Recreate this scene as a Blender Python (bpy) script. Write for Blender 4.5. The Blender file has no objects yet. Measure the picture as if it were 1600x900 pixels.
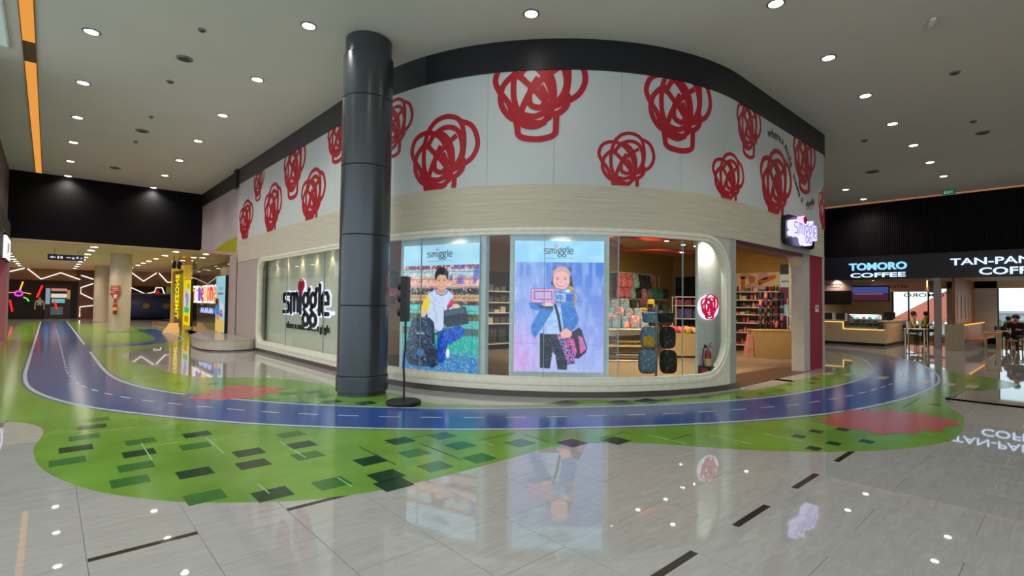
import bpy, bmesh, math, random
import numpy as np
from mathutils import Vector, Matrix
random.seed(7)
PI = math.pi
SC = bpy.context.scene
COL = SC.collection
# ---------------------------------------------------------------- camera
cam_d = bpy.data.cameras.new('camera'); cam = bpy.data.objects.new('camera', cam_d); COL.objects.link(cam)
cam_d.sensor_width = 36.0; cam_d.lens = 36.0*796.9/1600; cam_d.clip_start = .05; cam_d.clip_end = 400
YAW, PITCH, ROLL = .7375115, .0290904, .0126082
def _basis():
    cp, sp, cr, sr = math.cos(PITCH), math.sin(PITCH), math.cos(ROLL), math.sin(ROLL)
    f = Vector((0, cp, sp)); u0 = Vector((0, -sp, cp)); r0 = Vector((1, 0, 0))
    r = cr*r0 + sr*u0; u = -sr*r0 + cr*u0
    c, s = math.cos(YAW), math.sin(YAW)
    M = Matrix(((c, s, 0), (-s, c, 0), (0, 0, 1)))
    return M@r, M@u, M@f
cr_, cu_, cf_ = _basis()
cam.matrix_world = Matrix(((cr_.x, cu_.x, -cf_.x, 0), (cr_.y, cu_.y, -cf_.y, 0), (cr_.z, cu_.z, -cf_.z, 1.64), (0, 0, 0, 1)))
SC.camera = cam
# ---------------------------------------------------------------- world, exposure, lamps' power
SC.view_settings.view_transform = 'Standard'; SC.view_settings.look = 'None'
SC.view_settings.exposure = 0.0; SC.view_settings.gamma = 1.0; SC.view_settings.use_curve_mapping = False
SKY = 1.55
P_DOWN, P_CORR, P_SHOP, P_CAFE = 205, 260, 240, 460
w = bpy.data.worlds.new('sky'); SC.world = w; w.use_nodes = True
nt = w.node_tree; nt.nodes.clear()
o_ = nt.nodes.new('ShaderNodeOutputWorld'); b_ = nt.nodes.new('ShaderNodeBackground')
g_ = nt.nodes.new('ShaderNodeNewGeometry'); s_ = nt.nodes.new('ShaderNodeSeparateXYZ'); r_ = nt.nodes.new('ShaderNodeValToRGB')
tc_ = nt.nodes.new('ShaderNodeTexCoord')
nt.links.new(tc_.outputs['Generated'], s_.inputs[0]); nt.links.new(s_.outputs['Z'], r_.inputs[0])
r_.color_ramp.elements[0].position = 0.0; r_.color_ramp.elements[0].color = (.80, .90, .97, 1)
r_.color_ramp.elements[1].position = 0.6; r_.color_ramp.elements[1].color = (.55, .74, .95, 1)
nt.links.new(r_.outputs[0], b_.inputs[0]); b_.inputs[1].default_value = SKY
nt.links.new(b_.outputs[0], o_.inputs[0])
CEIL = 6.35; HC_ = 3.9

# ---------------------------------------------------------------- helpers
MATS = {}
def lin(c):
    return tuple((x/255/12.92 if x/255 <= .04045 else ((x/255+.055)/1.055)**2.4) for x in c)
def mat(name, rgb, rough=.6, metal=0., emit=0., spec=.5, var=None, bump=0., coat=0.):
    """rgb in 0..255 sRGB; var = (scale, amount, stretch xyz) noise colour variation"""
    if name in MATS: return MATS[name]
    m = bpy.data.materials.new(name); m.use_nodes = True; n = m.node_tree.nodes; L = m.node_tree.links
    p = n['Principled BSDF']; c = lin(rgb)
    p.inputs['Base Color'].default_value = (*c, 1); p.inputs['Roughness'].default_value = rough
    p.inputs['Metallic'].default_value = metal; p.inputs['Specular IOR Level'].default_value = spec
    if coat: p.inputs['Coat Weight'].default_value = coat; p.inputs['Coat Roughness'].default_value = .05
    if emit:
        p.inputs['Emission Color'].default_value = (*c, 1); p.inputs['Emission Strength'].default_value = emit
    if var is None and not emit: var = (9., .06, (1, 1, 1))
    if var:
        sc, am, st = var
        tc = n.new('ShaderNodeTexCoord'); mp = n.new('ShaderNodeMapping'); mp.inputs['Scale'].default_value = st
        no = n.new('ShaderNodeTexNoise'); no.inputs['Scale'].default_value = sc; no.inputs['Detail'].default_value = 3
        rp = n.new('ShaderNodeValToRGB')
        rp.color_ramp.elements[0].position = .3; rp.color_ramp.elements[1].position = .7
        rp.color_ramp.elements[0].color = (*[x*(1-am) for x in c], 1); rp.color_ramp.elements[1].color = (*[min(1, x*(1+am)) for x in c], 1)
        L.new(tc.outputs['Object'], mp.inputs[0]); L.new(mp.outputs[0], no.inputs['Vector'])
        L.new(no.outputs['Fac'], rp.inputs[0]); L.new(rp.outputs[0], p.inputs['Base Color'])
        if bump:
            bp = n.new('ShaderNodeBump'); bp.inputs['Strength'].default_value = bump; bp.inputs['Distance'].default_value = .01
            L.new(no.outputs['Fac'], bp.inputs['Height']); L.new(bp.outputs[0], p.inputs['Normal'])
    MATS[name] = m; return m
def glow(name, rgb, strength=1.0):
    if name in MATS: return MATS[name]
    m = bpy.data.materials.new(name); m.use_nodes = True; n = m.node_tree.nodes; n.clear()
    e = n.new('ShaderNodeEmission'); o = n.new('ShaderNodeOutputMaterial')
    e.inputs[0].default_value = (*lin(rgb), 1); e.inputs[1].default_value = strength
    m.node_tree.links.new(e.outputs[0], o.inputs[0]); MATS[name] = m; return m
def glass(name, tint=(245, 250, 250), amount=.10):
    if name in MATS: return MATS[name]
    m = bpy.data.materials.new(name); m.use_nodes = True; n = m.node_tree.nodes; n.clear(); L = m.node_tree.links
    t = n.new('ShaderNodeBsdfTransparent'); g = n.new('ShaderNodeBsdfGlossy'); x = n.new('ShaderNodeMixShader'); o = n.new('ShaderNodeOutputMaterial')
    f = n.new('ShaderNodeFresnel'); f.inputs[0].default_value = 1.45
    t.inputs[0].default_value = (*lin(tint), 1); g.inputs['Roughness'].default_value = .01; g.inputs[0].default_value = (.9, .95, 1, 1)
    ge = n.new('ShaderNodeNewGeometry'); iv = n.new('ShaderNodeMath'); iv.operation = 'SUBTRACT'; iv.inputs[0].default_value = 1
    L.new(ge.outputs['Backfacing'], iv.inputs[1]); ml = n.new('ShaderNodeMath'); ml.operation = 'MULTIPLY'; L.new(f.outputs[0], ml.inputs[0]); L.new(iv.outputs[0], ml.inputs[1])
    L.new(ml.outputs[0], x.inputs[0]); L.new(t.outputs[0], x.inputs[1]); L.new(g.outputs[0], x.inputs[2]); L.new(x.outputs[0], o.inputs[0])
    MATS[name] = m; return m

class MB:
    def __init__(s): s.v = []; s.f = []
    def add(s, vs, fs):
        k = len(s.v); s.v += [tuple(p) for p in vs]; s.f += [tuple(i+k for i in f) for f in fs]; return s
    def box(s, x0, x1, y0, y1, z0, z1):
        return s.add([(x0,y0,z0),(x1,y0,z0),(x1,y1,z0),(x0,y1,z0),(x0,y0,z1),(x1,y0,z1),(x1,y1,z1),(x0,y1,z1)],
                     [(0,3,2,1),(4,5,6,7),(0,1,5,4),(1,2,6,5),(2,3,7,6),(3,0,4,7)])
    def obox(s, c, d, L, W, z0, z1):
        """box centred on c (xy), long axis d (xy), length L, width W"""
        dx, dy = d; q = math.hypot(dx, dy); dx /= q; dy /= q; nx, ny = -dy, dx
        pts = [(c[0]+a*dx*L/2+b*nx*W/2, c[1]+a*dy*L/2+b*ny*W/2) for a, b in ((-1,-1),(1,-1),(1,1),(-1,1))]
        return s.prism(pts, z0, z1)
    def prism(s, pts, z0, z1):
        n = len(pts); area = sum(pts[i][0]*pts[(i+1)%n][1]-pts[(i+1)%n][0]*pts[i][1] for i in range(n))
        if area < 0: pts = pts[::-1]
        vs = [(x, y, z0) for x, y in pts] + [(x, y, z1) for x, y in pts]
        fs = [tuple(range(n-1, -1, -1)), tuple(range(n, 2*n))] + [(i, (i+1)%n, n+(i+1)%n, n+i) for i in range(n)]
        return s.add(vs, fs)
    def lathe(s, prof, c=(0,0,0), n=24, cap=True):
        k = len(prof); vs = []; fs = []
        for r, z in prof:
            for i in range(n): a = 2*PI*i/n; vs.append((c[0]+r*math.cos(a), c[1]+r*math.sin(a), c[2]+z))
        for j in range(k-1):
            for i in range(n): fs.append((j*n+i, j*n+(i+1)%n, (j+1)*n+(i+1)%n, (j+1)*n+i))
        if cap: fs.append(tuple(range(n-1,-1,-1))); fs.append(tuple((k-1)*n+i for i in range(n)))
        return s.add(vs, fs)
    def tube(s, path, r, n=8, closed=False):
        P = [Vector(p) for p in path]; m = len(P); vs = []; fs = []
        rr = r if isinstance(r, (list, tuple)) else [r]*m
        for i, p in enumerate(P):
            if closed: t = P[(i+1) % m]-P[i-1]
            else: t = P[min(i+1, m-1)]-P[max(i-1, 0)]
            t.normalize(); a = Vector((0,0,1)) if abs(t.z) < .9 else Vector((1,0,0))
            u = t.cross(a).normalized(); w_ = t.cross(u)
            for j in range(n):
                q = 2*PI*j/n; vs.append(p+u*math.cos(q)*rr[i]+w_*math.sin(q)*rr[i])
        for i in range(m if closed else m-1):
            for j in range(n):
                fs.append((i*n+j, i*n+(j+1)%n, ((i+1)%m)*n+(j+1)%n, ((i+1)%m)*n+j))
        if not closed: fs.append(tuple(range(n-1,-1,-1))); fs.append(tuple((m-1)*n+i for i in range(n)))
        return s.add(vs, fs)
    def blob(s, c, rx, ry, rz, e=.5, nu=14, nv=9, rot=0):
        """superellipsoid; e<1 = boxier"""
        sg = lambda x, p: math.copysign(abs(x)**p, x)
        vs = []; fs = []
        for j in range(nv+1):
            t = -PI/2+PI*j/nv
            for i in range(nu):
                a = 2*PI*i/nu
                x = rx*sg(math.cos(t), e)*sg(math.cos(a), e); y = ry*sg(math.cos(t), e)*sg(math.sin(a), e); z = rz*sg(math.sin(t), e)
                x, y = x*math.cos(rot)-y*math.sin(rot), x*math.sin(rot)+y*math.cos(rot)
                vs.append((c[0]+x, c[1]+y, c[2]+z))
        for j in range(nv):
            for i in range(nu): fs.append((j*nu+i, j*nu+(i+1)%nu, (j+1)*nu+(i+1)%nu, (j+1)*nu+i))
        return s.add(vs, fs)
    def xf(s, M):
        s.v = [tuple(M@Vector(p)) for p in s.v]; return s
    def mp(s, fn):
        s.v = [tuple(fn(*p)) for p in s.v]; return s
def link(name, me, parent=None):
    o = bpy.data.objects.new(name, me); COL.objects.link(o)
    if parent is not None: o.parent = parent
    return o
def obj(name, mb, m, parent=None, smooth=False, origin=None):
    me = bpy.data.meshes.new(name); vs = mb.v
    if origin is not None: vs = [(x-origin[0], y-origin[1], z-origin[2]) for x, y, z in vs]
    me.from_pydata(vs, [], mb.f); me.materials.append(m); me.validate(); me.update()
    bm = bmesh.new(); bm.from_mesh(me); bmesh.ops.remove_doubles(bm, verts=bm.verts, dist=1e-6); bmesh.ops.recalc_face_normals(bm, faces=bm.faces); bm.to_mesh(me); bm.free()
    if smooth:
        me.polygons.foreach_set('use_smooth', [True]*len(me.polygons))
        try: me.set_sharp_from_angle(angle=math.radians(40))
        except Exception: pass
    o = link(name, me, parent)
    if origin is not None: o.location = origin
    return o
def tag(o, label, cat, group=None, kind=None):
    o['label'] = label; o['category'] = cat
    if group: o['group'] = group
    if kind: o['kind'] = kind
    return o
def thing(name, label, cat, loc=(0,0,0), rz=0, group=None):
    o = bpy.data.objects.new(name, None); COL.objects.link(o); o.location = loc; o.rotation_euler = (0,0,rz); o.empty_display_size = .1
    return tag(o, label, cat, group)
def st(name, mb, m, parent=None, smooth=False):
    o = obj(name, mb, m, parent, smooth)
    if parent is None: o['kind'] = 'structure'
    return o
def group_st(name):
    o = bpy.data.objects.new(name, None); COL.objects.link(o); o['kind'] = 'structure'; return o
def dup(root, loc, rz=None, label=None, group=None, mats=None):
    r = root.copy(); COL.objects.link(r); r.location = loc
    if rz is not None: r.rotation_euler = (0,0,rz)
    if label: r['label'] = label
    if group: r['group'] = group
    def rec(a, b):
        for ch in list(a.children):
            if ch.type == 'LIGHT' and False: continue
            c = ch.copy(); COL.objects.link(c); c.parent = b; rec(ch, c)
    rec(root, r); return r
_font = {}
def text_mb(s, size=1., depth=0., bold=0., spacing=1., fit=None):
    """text as MB in its xy plane, centred; fit=(w,h) scales to that size"""
    cu = bpy.data.curves.new('t', 'FONT'); cu.body = s; cu.size = size; cu.extrude = depth/2; cu.offset = bold
    cu.space_character = spacing; cu.resolution_u = 3
    o = bpy.data.objects.new('t', cu); COL.objects.link(o)
    bpy.context.view_layer.update()
    me = bpy.data.meshes.new_from_object(o.evaluated_get(bpy.context.evaluated_depsgraph_get()))
    mb = MB(); vs = [v.co.copy() for v in me.vertices]; fs = [tuple(p.vertices) for p in me.polygons]
    bpy.data.objects.remove(o); bpy.data.curves.remove(cu); bpy.data.meshes.remove(me)
    xs = [v.x for v in vs]; ys = [v.y for v in vs]; cx, cy = (min(xs)+max(xs))/2, (min(ys)+max(ys))/2
    kx = ky = 1.
    if fit: kx = fit[0]/max(1e-6, max(xs)-min(xs)); ky = fit[1]/max(1e-6, max(ys)-min(ys))
    mb.add([((v.x-cx)*kx, (v.y-cy)*ky, v.z) for v in vs], fs); return mb
def ribbon(mb, pts, w_, z0=0., z1=.01, closed=False, clip=None):
    """flat stroke of width w_ through 2-D pts in the xy plane, solid from z0 to z1"""
    P = [Vector((p[0], p[1])) for p in pts]; n = len(P)
    A = []
    for i, p in enumerate(P):
        t = (P[(i+1) % n]-P[i-1]) if closed else (P[min(i+1, n-1)]-P[max(i-1, 0)])
        if t.length < 1e-9: t = Vector((1, 0))
        t.normalize(); nn = Vector((-t.y, t.x))*w_/2; A.append((p+nn, p-nn))
    for i in range(n if closed else n-1):
        a, b = A[i]; c, d = A[(i+1) % n]
        q = [a, c, d, b]
        if clip:
            if all(k.y > clip[1] for k in q) or all(k.y < clip[0] for k in q): continue
            q = [Vector((k.x, min(max(k.y, clip[0]), clip[1]))) for k in q]
        mb.add([(k.x, k.y, z0) for k in q]+[(k.x, k.y, z1) for k in q], [(0,3,2,1),(4,5,6,7),(0,1,5,4),(1,2,6,5),(2,3,7,6),(3,0,4,7)])
    return mb
def arc(cx, cy, rx, ry, a0, a1, n=16):
    return [(cx+rx*math.cos(math.radians(a0+(a1-a0)*i/n)), cy+ry*math.sin(math.radians(a0+(a1-a0)*i/n))) for i in range(n+1)]
def ell(cx, cy, rx, ry, rot=0, n=40, p=1.):
    o = []; r = math.radians(rot); sg = lambda x: math.copysign(abs(x)**p, x)
    for i in range(n):
        a = 2*PI*i/n; x = rx*sg(math.cos(a)); y = ry*sg(math.sin(a)); o.append((cx+x*math.cos(r)-y*math.sin(r), cy+x*math.sin(r)+y*math.cos(r)))
    return o
# the looped scribble; about 1 wide, 1.12 high, tail lobe at the bottom
_TR = [[(215,690),(200,640),(168,590),(153,540),(175,485),(230,466),(285,488),(328,548),(350,620),(345,690),(335,712)],
       [(238,462),(275,418),(330,404),(382,428),(402,490),(403,570),(388,630),(350,665),(325,672)],
       [(380,432),(438,465),(462,545),(438,612),(380,650),(345,662)],
       [(250,440),(224,505),(217,590),(228,660),(262,712),(310,728),(338,700),(355,640),(352,560),(325,500),(285,470)],
       [(222,520),(180,570),(174,640),(205,698),(250,722)],
       [(232,545),(268,482),(325,455),(378,480),(398,560),(380,625),(330,680),(290,700),(245,690)],
       [(225,515),(262,560),(305,610),(335,660),(330,700)],
       [(372,500),(318,545),(275,600),(252,655),(240,700)],
       [(402,610),(398,660),(362,694),(325,690)],
       [(302,540),(275,595),(276,650),(312,664),(330,625),(310,575)],
       [(215,680),(245,728),(290,742),(328,722)],
       [(233,690),(230,735),(250,764),(308,772),(356,756),(364,720),(362,680)]]
def _cr(P, n=5):
    out = []; m = len(P)
    for i in range(m-1):
        p0, p1, p2, p3 = P[max(i-1, 0)], P[i], P[i+1], P[min(i+2, m-1)]
        for k in range(n):
            t = k/n; out.append(tuple(.5*((2*p1[d])+(-p0[d]+p2[d])*t+(2*p0[d]-5*p1[d]+4*p2[d]-p3[d])*t*t+(-p0[d]+3*p1[d]-3*p2[d]+p3[d])*t**3) for d in (0, 1)))
    return out+[P[-1]]
STROKES = [[((x-307)/315, -(y-585)/315) for x, y in _cr(P)] for P in _TR]
def scribble(mb, cx, cy, sx, sy, w_, clip=None, z0=0., z1=.004, tail=0.):
    for k_, S_ in enumerate(STROKES[:-1]+[[(x, y-(tail if y < -.5 else 0)) for x, y in STROKES[-1]]]):
        ribbon(mb, [(cx+px*sx, cy+py*sy) for px, py in S_], w_, z0, z1+.0011*k_, False, clip)
    return mb
# the wordmark, x-height 1, 5.1 wide, baseline 0
def wordmark():
    S = []
    S.append([(.72, .97), (.25, .97), (.06, .9), (.04, .72), (.1, .58), (.62, .5), (.72, .38), (.72, .15), (.62, .04), (.05, .02)])
    S.append([(1.0, 0), (1.0, .85), (1.06, .97), (1.3, .97), (1.38, .85), (1.4, .1)])
    S.append([(1.4, .6), (1.5, .95), (1.68, .99), (1.78, .85), (1.82, .1)])
    S.append([(2.13, 0), (2.13, .95)])
    for x in (2.45, 3.25):
        S.append(arc(x+.28, .66, .28, .31, 0, 360, 16)); S.append([(x+.5, .9), (x+.66, 1.18)])
        S.append([(x+.3, .36), (x+.05, .2), (x+.28, .02)]); S.append(arc(x+.3, -.3, .31, .27, 0, 360, 16))
    S.append([(4.2, 0), (4.2, 1.35)])
    S.append([(4.48, .5), (5.05, .5), (5.05, .8), (4.93, .97), (4.6, .97), (4.47, .8), (4.47, .18), (4.6, .02), (5.05, .02)])
    return S
def wordmark_mb(x0, y0, sx, sy, w_, depth, fat=0.):
    mb = MB()
    for k, s in enumerate(wordmark()):
        q = [(x0+a*sx, y0+b*sy) for a, b in s]; ribbon(mb, q, w_+fat, 0, depth)
        for e in (q[0], q[-1]): mb.prism([(e[0]+math.cos(t*PI/4)*(w_+fat)/2, e[1]+math.sin(t*PI/4)*(w_+fat)/2) for t in range(8)], 0, depth)
        for e in q[1:-1]:
            if k in (0, 1, 2, 13): mb.prism([(e[0]+math.cos(t*PI/3)*(w_+fat)/2, e[1]+math.sin(t*PI/3)*(w_+fat)/2) for t in range(6)], 0, depth)
    return mb
def frame_map(o, ex, ey, ez):
    o, ex, ey, ez = map(Vector, (o, ex, ey, ez))
    return lambda x, y, z: o+ex*x+ey*y+ez*z

# ---------------------------------------------------------------- the shop's curved outline (plan)
AX, BY, RR = 5.0, 4.55, 5.4
CX, CY = AX+RR, BY+RR
LA = RR*PI/2
SE, RE = 13.6, .8                       # where the straight right wall ends, radius of its rounded end
def fp(S, off=0.):
    if S < 0: return (AX-off, CY-S)
    if S <= LA:
        t = PI+S/RR; return (CX+(RR+off)*math.cos(t), CY+(RR+off)*math.sin(t))
    if S <= SE: return (CX+S-LA, BY-off)
    q = (S-SE)/RE; ex = CX+SE-LA
    if q <= PI/2:
        t = -PI/2+q; return (ex+(RE+off)*math.cos(t), BY+RE+(RE+off)*math.sin(t))
    return (ex+RE+off, BY+RE+(S-SE-RE*PI/2))
def F(S, z, off=0.): x, y = fp(S, off); return (x, y, z)
def srange(s0, s1, step=.18):
    n = max(1, int(math.ceil((s1-s0)/step))); xs = [s0+(s1-s0)*i/n for i in range(n+1)]
    return xs
def strip(mb, ss, zlo, zhi, o0, o1):
    """solid following the outline between offsets o0 (inner) and o1 (outer)"""
    zl = zlo if callable(zlo) else (lambda s: zlo); zh = zhi if callable(zhi) else (lambda s: zhi)
    vs = []; fs = []; n = len(ss)
    for s in ss: vs += [F(s, zl(s), o0), F(s, zh(s), o0), F(s, zh(s), o1), F(s, zl(s), o1)]
    for i in range(n-1):
        a, b = 4*i, 4*i+4
        fs += [(a, a+1, b+1, b), (a+1, a+2, b+2, b+1), (a+2, a+3, b+3, b+2), (a+3, a, b, b+3)]
    fs += [(0, 3, 2, 1), (4*n-4, 4*n-3, 4*n-2, 4*n-1)]
    return mb.add(vs, fs)
def fmap(off): return lambda x, y, z: F(x, y, off+z)

# ================================================================= MATERIALS
def m_tile():
    m = mat('floor tile', (160, 158, 152), .02, spec=1.0)
    n = m.node_tree.nodes; L = m.node_tree.links; p = n['Principled BSDF']
    tc = n.new('ShaderNodeTexCoord'); oi = n.new('ShaderNodeObjectInfo'); ad = n.new('ShaderNodeVectorMath'); ad.operation = 'MULTIPLY_ADD'
    ad.inputs[1].default_value = (1,1,1)
    sc = n.new('ShaderNodeVectorMath'); sc.operation = 'SCALE'; sc.inputs[3].default_value = 7.
    L.new(tc.outputs['Object'], ad.inputs[0]); L.new(oi.outputs['Random'], sc.inputs[0]); L.new(sc.outputs[0], ad.inputs[2])
    mp = n.new('ShaderNodeMapping'); mp.inputs['Rotation'].default_value = (0, 0, .9); mp.inputs['Scale'].default_value = (1.2, 7, 1)
    L.new(ad.outputs[0], mp.inputs[0])
    no = n.new('ShaderNodeTexNoise'); no.inputs['Scale'].default_value = 2.2; no.inputs['Detail'].default_value = 6; no.inputs['Distortion'].default_value = 1.6
    L.new(mp.outputs[0], no.inputs['Vector'])
    rp = n.new('ShaderNodeValToRGB'); e = rp.color_ramp.elements
    e[0].position = .3; e[0].color = (*lin((158, 157, 153)), 1); e[1].position = .7; e[1].color = (*lin((171, 171, 167)), 1)
    L.new(no.outputs['Fac'], rp.inputs[0]); L.new(rp.outputs[0], p.inputs['Base Color'])
    return m
M_TILE = m_tile()
def m_tile_far():
    m = mat('floor tile field', (148, 146, 140), .03, spec=1.0)
    n = m.node_tree.nodes; L = m.node_tree.links; p = n['Principled BSDF']
    tc = n.new('ShaderNodeTexCoord'); mp = n.new('ShaderNodeMapping'); mp.inputs['Rotation'].default_value = (0, 0, PI/2)
    mp.inputs['Location'].default_value = (.3, .2, 0)
    br = n.new('ShaderNodeTexBrick'); br.inputs['Scale'].default_value = 1.; br.inputs['Brick Width'].default_value = 1.22; br.inputs['Row Height'].default_value = .6
    br.inputs['Mortar Size'].default_value = .004; br.inputs['Color1'].default_value = (*lin((158, 155, 149)), 1); br.inputs['Color2'].default_value = (*lin((164, 161, 155)), 1)
    br.inputs['Mortar'].default_value = (*lin((90, 84, 76)), 1)
    L.new(tc.outputs['Object'], mp.inputs[0]); L.new(mp.outputs[0], br.inputs['Vector']); L.new(br.outputs['Color'], p.inputs['Base Color'])
    return m
M_FLOOR = m_tile_far()
M_GROUT = mat('grout', (92, 86, 78), .7)
M_INSERT = mat('dark insert', (48, 40, 36), .12)
M_GREEN = mat('green vinyl', (104, 146, 54), .15, spec=.35, var=(1.3, .18, (1, 1, 1)))
M_GREEND = mat('dark green print', (24, 58, 30), .17, spec=.35)
M_GREENM = mat('mid green print', (50, 104, 40), .17, spec=.35)
M_BLUE = mat('blue vinyl', (42, 76, 138), .15, spec=.45, var=(1.1, .16, (1, 1, 1)))
M_BLUED = mat('dark blue vinyl', (24, 42, 86), .17, spec=.4)
M_WLINE = mat('white road line', (182, 184, 186), .25)
M_RED = mat('salmon print', (172, 88, 84), .18, spec=.4)
M_BEIGEP = mat('beige print', (186, 174, 156), .2)
M_CEIL = mat('painted ceiling', (216, 211, 198), .85, var=(.5, .03, (1, 1, 1)))
M_BLACKW = mat('black wall', (11, 10, 12), .8, spec=.2)
M_BAND = mat('black fascia', (30, 29, 33), .45, spec=.35)
M_WHITEP = mat('white printed panel', (200, 204, 202), .6, var=(3, .012, (1, 1, 8)))
M_SCRIB = mat('red scribble print', (176, 14, 32), .5)
def m_grain(name, rgb, amt=.13, sc=(.6, .6, 34)):
    return mat(name, rgb, .6, var=(2.4, amt, sc), bump=.08)
M_CREAM = m_grain('cream laminate', (200, 191, 168))
M_CREAMJ = mat('cream jamb', (196, 188, 178), .6)
M_SILL = mat('off white frame', (232, 226, 206), .45)
M_PLINTH = mat('dark stone plinth', (78, 70, 66), .3)
M_COLM = mat('charcoal metal', (80, 84, 88), .27, metal=.6, var=(5, .05, (1, 1, .1)))
M_COLJ = mat('joint black', (8, 8, 9), .6)
M_GLASS = glass('shop glass')
M_SHOPF = mat('shop carpet', (128, 108, 84), .8, var=(1.5, .12, (1, 6, 1)))
M_OAK = m_grain('golden wood wall', (176, 140, 76), .16, (.8, .8, 16))
M_OAKL = m_grain('light oak', (196, 166, 116), .1, (2, 2, 22))
M_WHITE = mat('white paint', (222, 218, 208), .5)
M_WMETAL = mat('white metal', (224, 214, 200), .4)
M_BLK = mat('black plastic', (18, 18, 20), .5)
M_GREYB = mat('grey display board', (226, 234, 232), .5)
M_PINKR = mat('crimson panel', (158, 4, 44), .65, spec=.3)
M_SEAM = mat('glass edge', (150, 168, 168), .3)
M_LITW = glow('white led', (255, 250, 240), 1.3)
M_LAMP = glow('lamp lens', (255, 248, 232), 26.)
M_STEEL = mat('steel', (150, 150, 150), .3, metal=.8)

# ================================================================= SETTING: floor
fl = obj('floor', MB().box(-9, 12.0, -7, 9.4, -.06, -.004), M_GROUT); fl['kind'] = 'structure'
ff = MB()
for x0, x1, y0, y1 in ((-9, 36, 9.4, 60), (12.0, 36, -7, 9.4), (-9, -1.57, -7, 9.4), (-1.57, 12.0, -7, -.75)): ff.box(x0, x1, y0, y1, -.08, 0)
obj('tile_field', ff, M_FLOOR, fl)
tme = None
def poly_in(x, y, P):
    c = False; n = len(P)
    for i in range(n):
        x0, y0 = P[i]; x1, y1 = P[(i+1) % n]
        if (y0 > y) != (y1 > y) and x < (x1-x0)*(y-y0)/(y1-y0)+x0: c = not c
    return c
ti = MB().box(-.2985, .2985, -.6085, .6085, -.012, 0)
first = obj('tile', ti, M_TILE, fl); bmt = bmesh.new(); bmt.from_mesh(first.data)
bmesh.ops.bevel(bmt, geom=[e for e in bmt.edges if all(v.co.z > -.001 for v in e.verts)], offset=.0012, segments=1, affect='EDGES'); bmt.to_mesh(first.data); bmt.free()
cnt = 0
for k in range(-3, 20):
    ac = .2255+.6007*k+.3
    base = 1.715 if k % 2 == 0 else 1.08+.025
    for j in range(-2, 8):
        bc = base+1.22*j+.61
        if bc-.61 < -.8 and bc+.61 < -.1: continue
        if ac > 12.2 or bc > 9.4: continue
        o = first if cnt == 0 else first.copy()
        if cnt: COL.objects.link(o)
        o.location = (ac, bc, 0); cnt += 1
for k in range(-2, 20, 2):
    for row in (1.715, 4.155):
        if row == 4.155 and k > 2: continue
        x0 = .2255+.6007*k
        obj('insert_strip', MB().box(x0+.004, x0+.597, row-.028, row+.028, -.004, .0006), M_INSERT, fl)
obj('shop_floor', MB().prism([F(s, 0, -.08)[:2] for s in srange(-1.4, SE+RE*1.5, .3)]+[(19.3, 6.4), (20.3, 9.4), (20.3, 15), (5.1, 15)], -.002, .004), M_SHOPF, fl)
obj('entrance_threshold', MB().prism([F(s, 0, .04)[:2] for s in srange(8.3, 12.5, .3)]+[F(12.5, 0, -.75)[:2], F(10.2, 0, -.9)[:2], F(8.3, 0, -.95)[:2]], .0, .012), mat('brown entrance mat', (84, 56, 44), .35), fl)

# ---- the printed road and grass on the floor
graphic = thing('floor_graphic', 'printed blue road with white dashes winding through green grass print on the tiled floor', 'floor graphic')
def sm(P, n=8, closed=False):
    """Catmull-Rom through P"""
    out = []; m = len(P)
    for i in range(m if closed else m-1):
        p0, p1, p2, p3 = (P[(i-1) % m], P[i], P[(i+1) % m], P[(i+2) % m]) if closed else (P[max(i-1, 0)], P[i], P[i+1], P[min(i+2, m-1)])
        for k in range(n):
            t = k/n
            out.append(tuple(.5*((2*p1[d])+(-p0[d]+p2[d])*t+(2*p0[d]-5*p1[d]+4*p2[d]-p3[d])*t*t+(-p0[d]+3*p1[d]-3*p2[d]+p3[d])*t**3) for d in (0, 1)))
    if not closed: out.append(P[-1])
    return out
G_NEAR = sm([(-1.0, 9.6), (-.42, 9.5), (-.11, 9.03), (0.0, 8.55), (-.02, 8.1), (-.07, 7.5), (0.0, 6.65), (.22, 5.89), (.46, 5.39), (.83, 4.88), (1.21, 4.54), (1.62, 4.26), (2.0, 4.11), (2.45, 4.03), (3.0, 4.01), (3.69, 4.02), (4.21, 4.04), (4.65, 3.92), (4.99, 3.7), (5.26, 3.44), (5.59, 3.01), (5.86, 2.61), (6.24, 2.2), (6.61, 1.86), (7.32, 1.4), (8.24, 1.07), (9.03, 1.02), (9.82, 1.08), (10.47, 1.18), (11.18, 1.44), (12.19, 1.59), (13.36, 1.53), (14.45, 1.05), (15.53, .83), (16.3, 1.1), (17.2, 1.9)], 5)
G_FAR = sm([(19, 3.4), (21.5, 5.6), (20.4, 5.6), (18.4, 4.6), (16.6, 4.25), (15.6, 4.2), (13.1, 4.12), (11.6, 4.15), (10.74, 4.14), (10.1, 4.25), (9.74, 4.4), (9.2, 4.48), (8.6, 4.62), (7.9, 4.88), (7.2, 5.3), (6.57, 5.80), (5.91, 5.86), (5.23, 6.33), (4.7, 6.9), (4.6, 7.6), (4.6, 8.2), (4.2, 9.0), (3.74, 11.01), (3.0, 11.8), (2.3, 12.6), (1.8, 15.0), (1.6, 17.3), (1.8, 19.2), (2.9, 20.6), (4.0, 21.3), (4.6, 23.6), (4.9, 27), (4.6, 33), (3.4, 36), (1.6, 41), (1.3, 44), (-1.1, 44), (-1.1, 24)], 4)
obj('grass_print', MB().prism(G_NEAR+G_FAR, 0.0003, .0016), M_GREEN, graphic)
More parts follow.
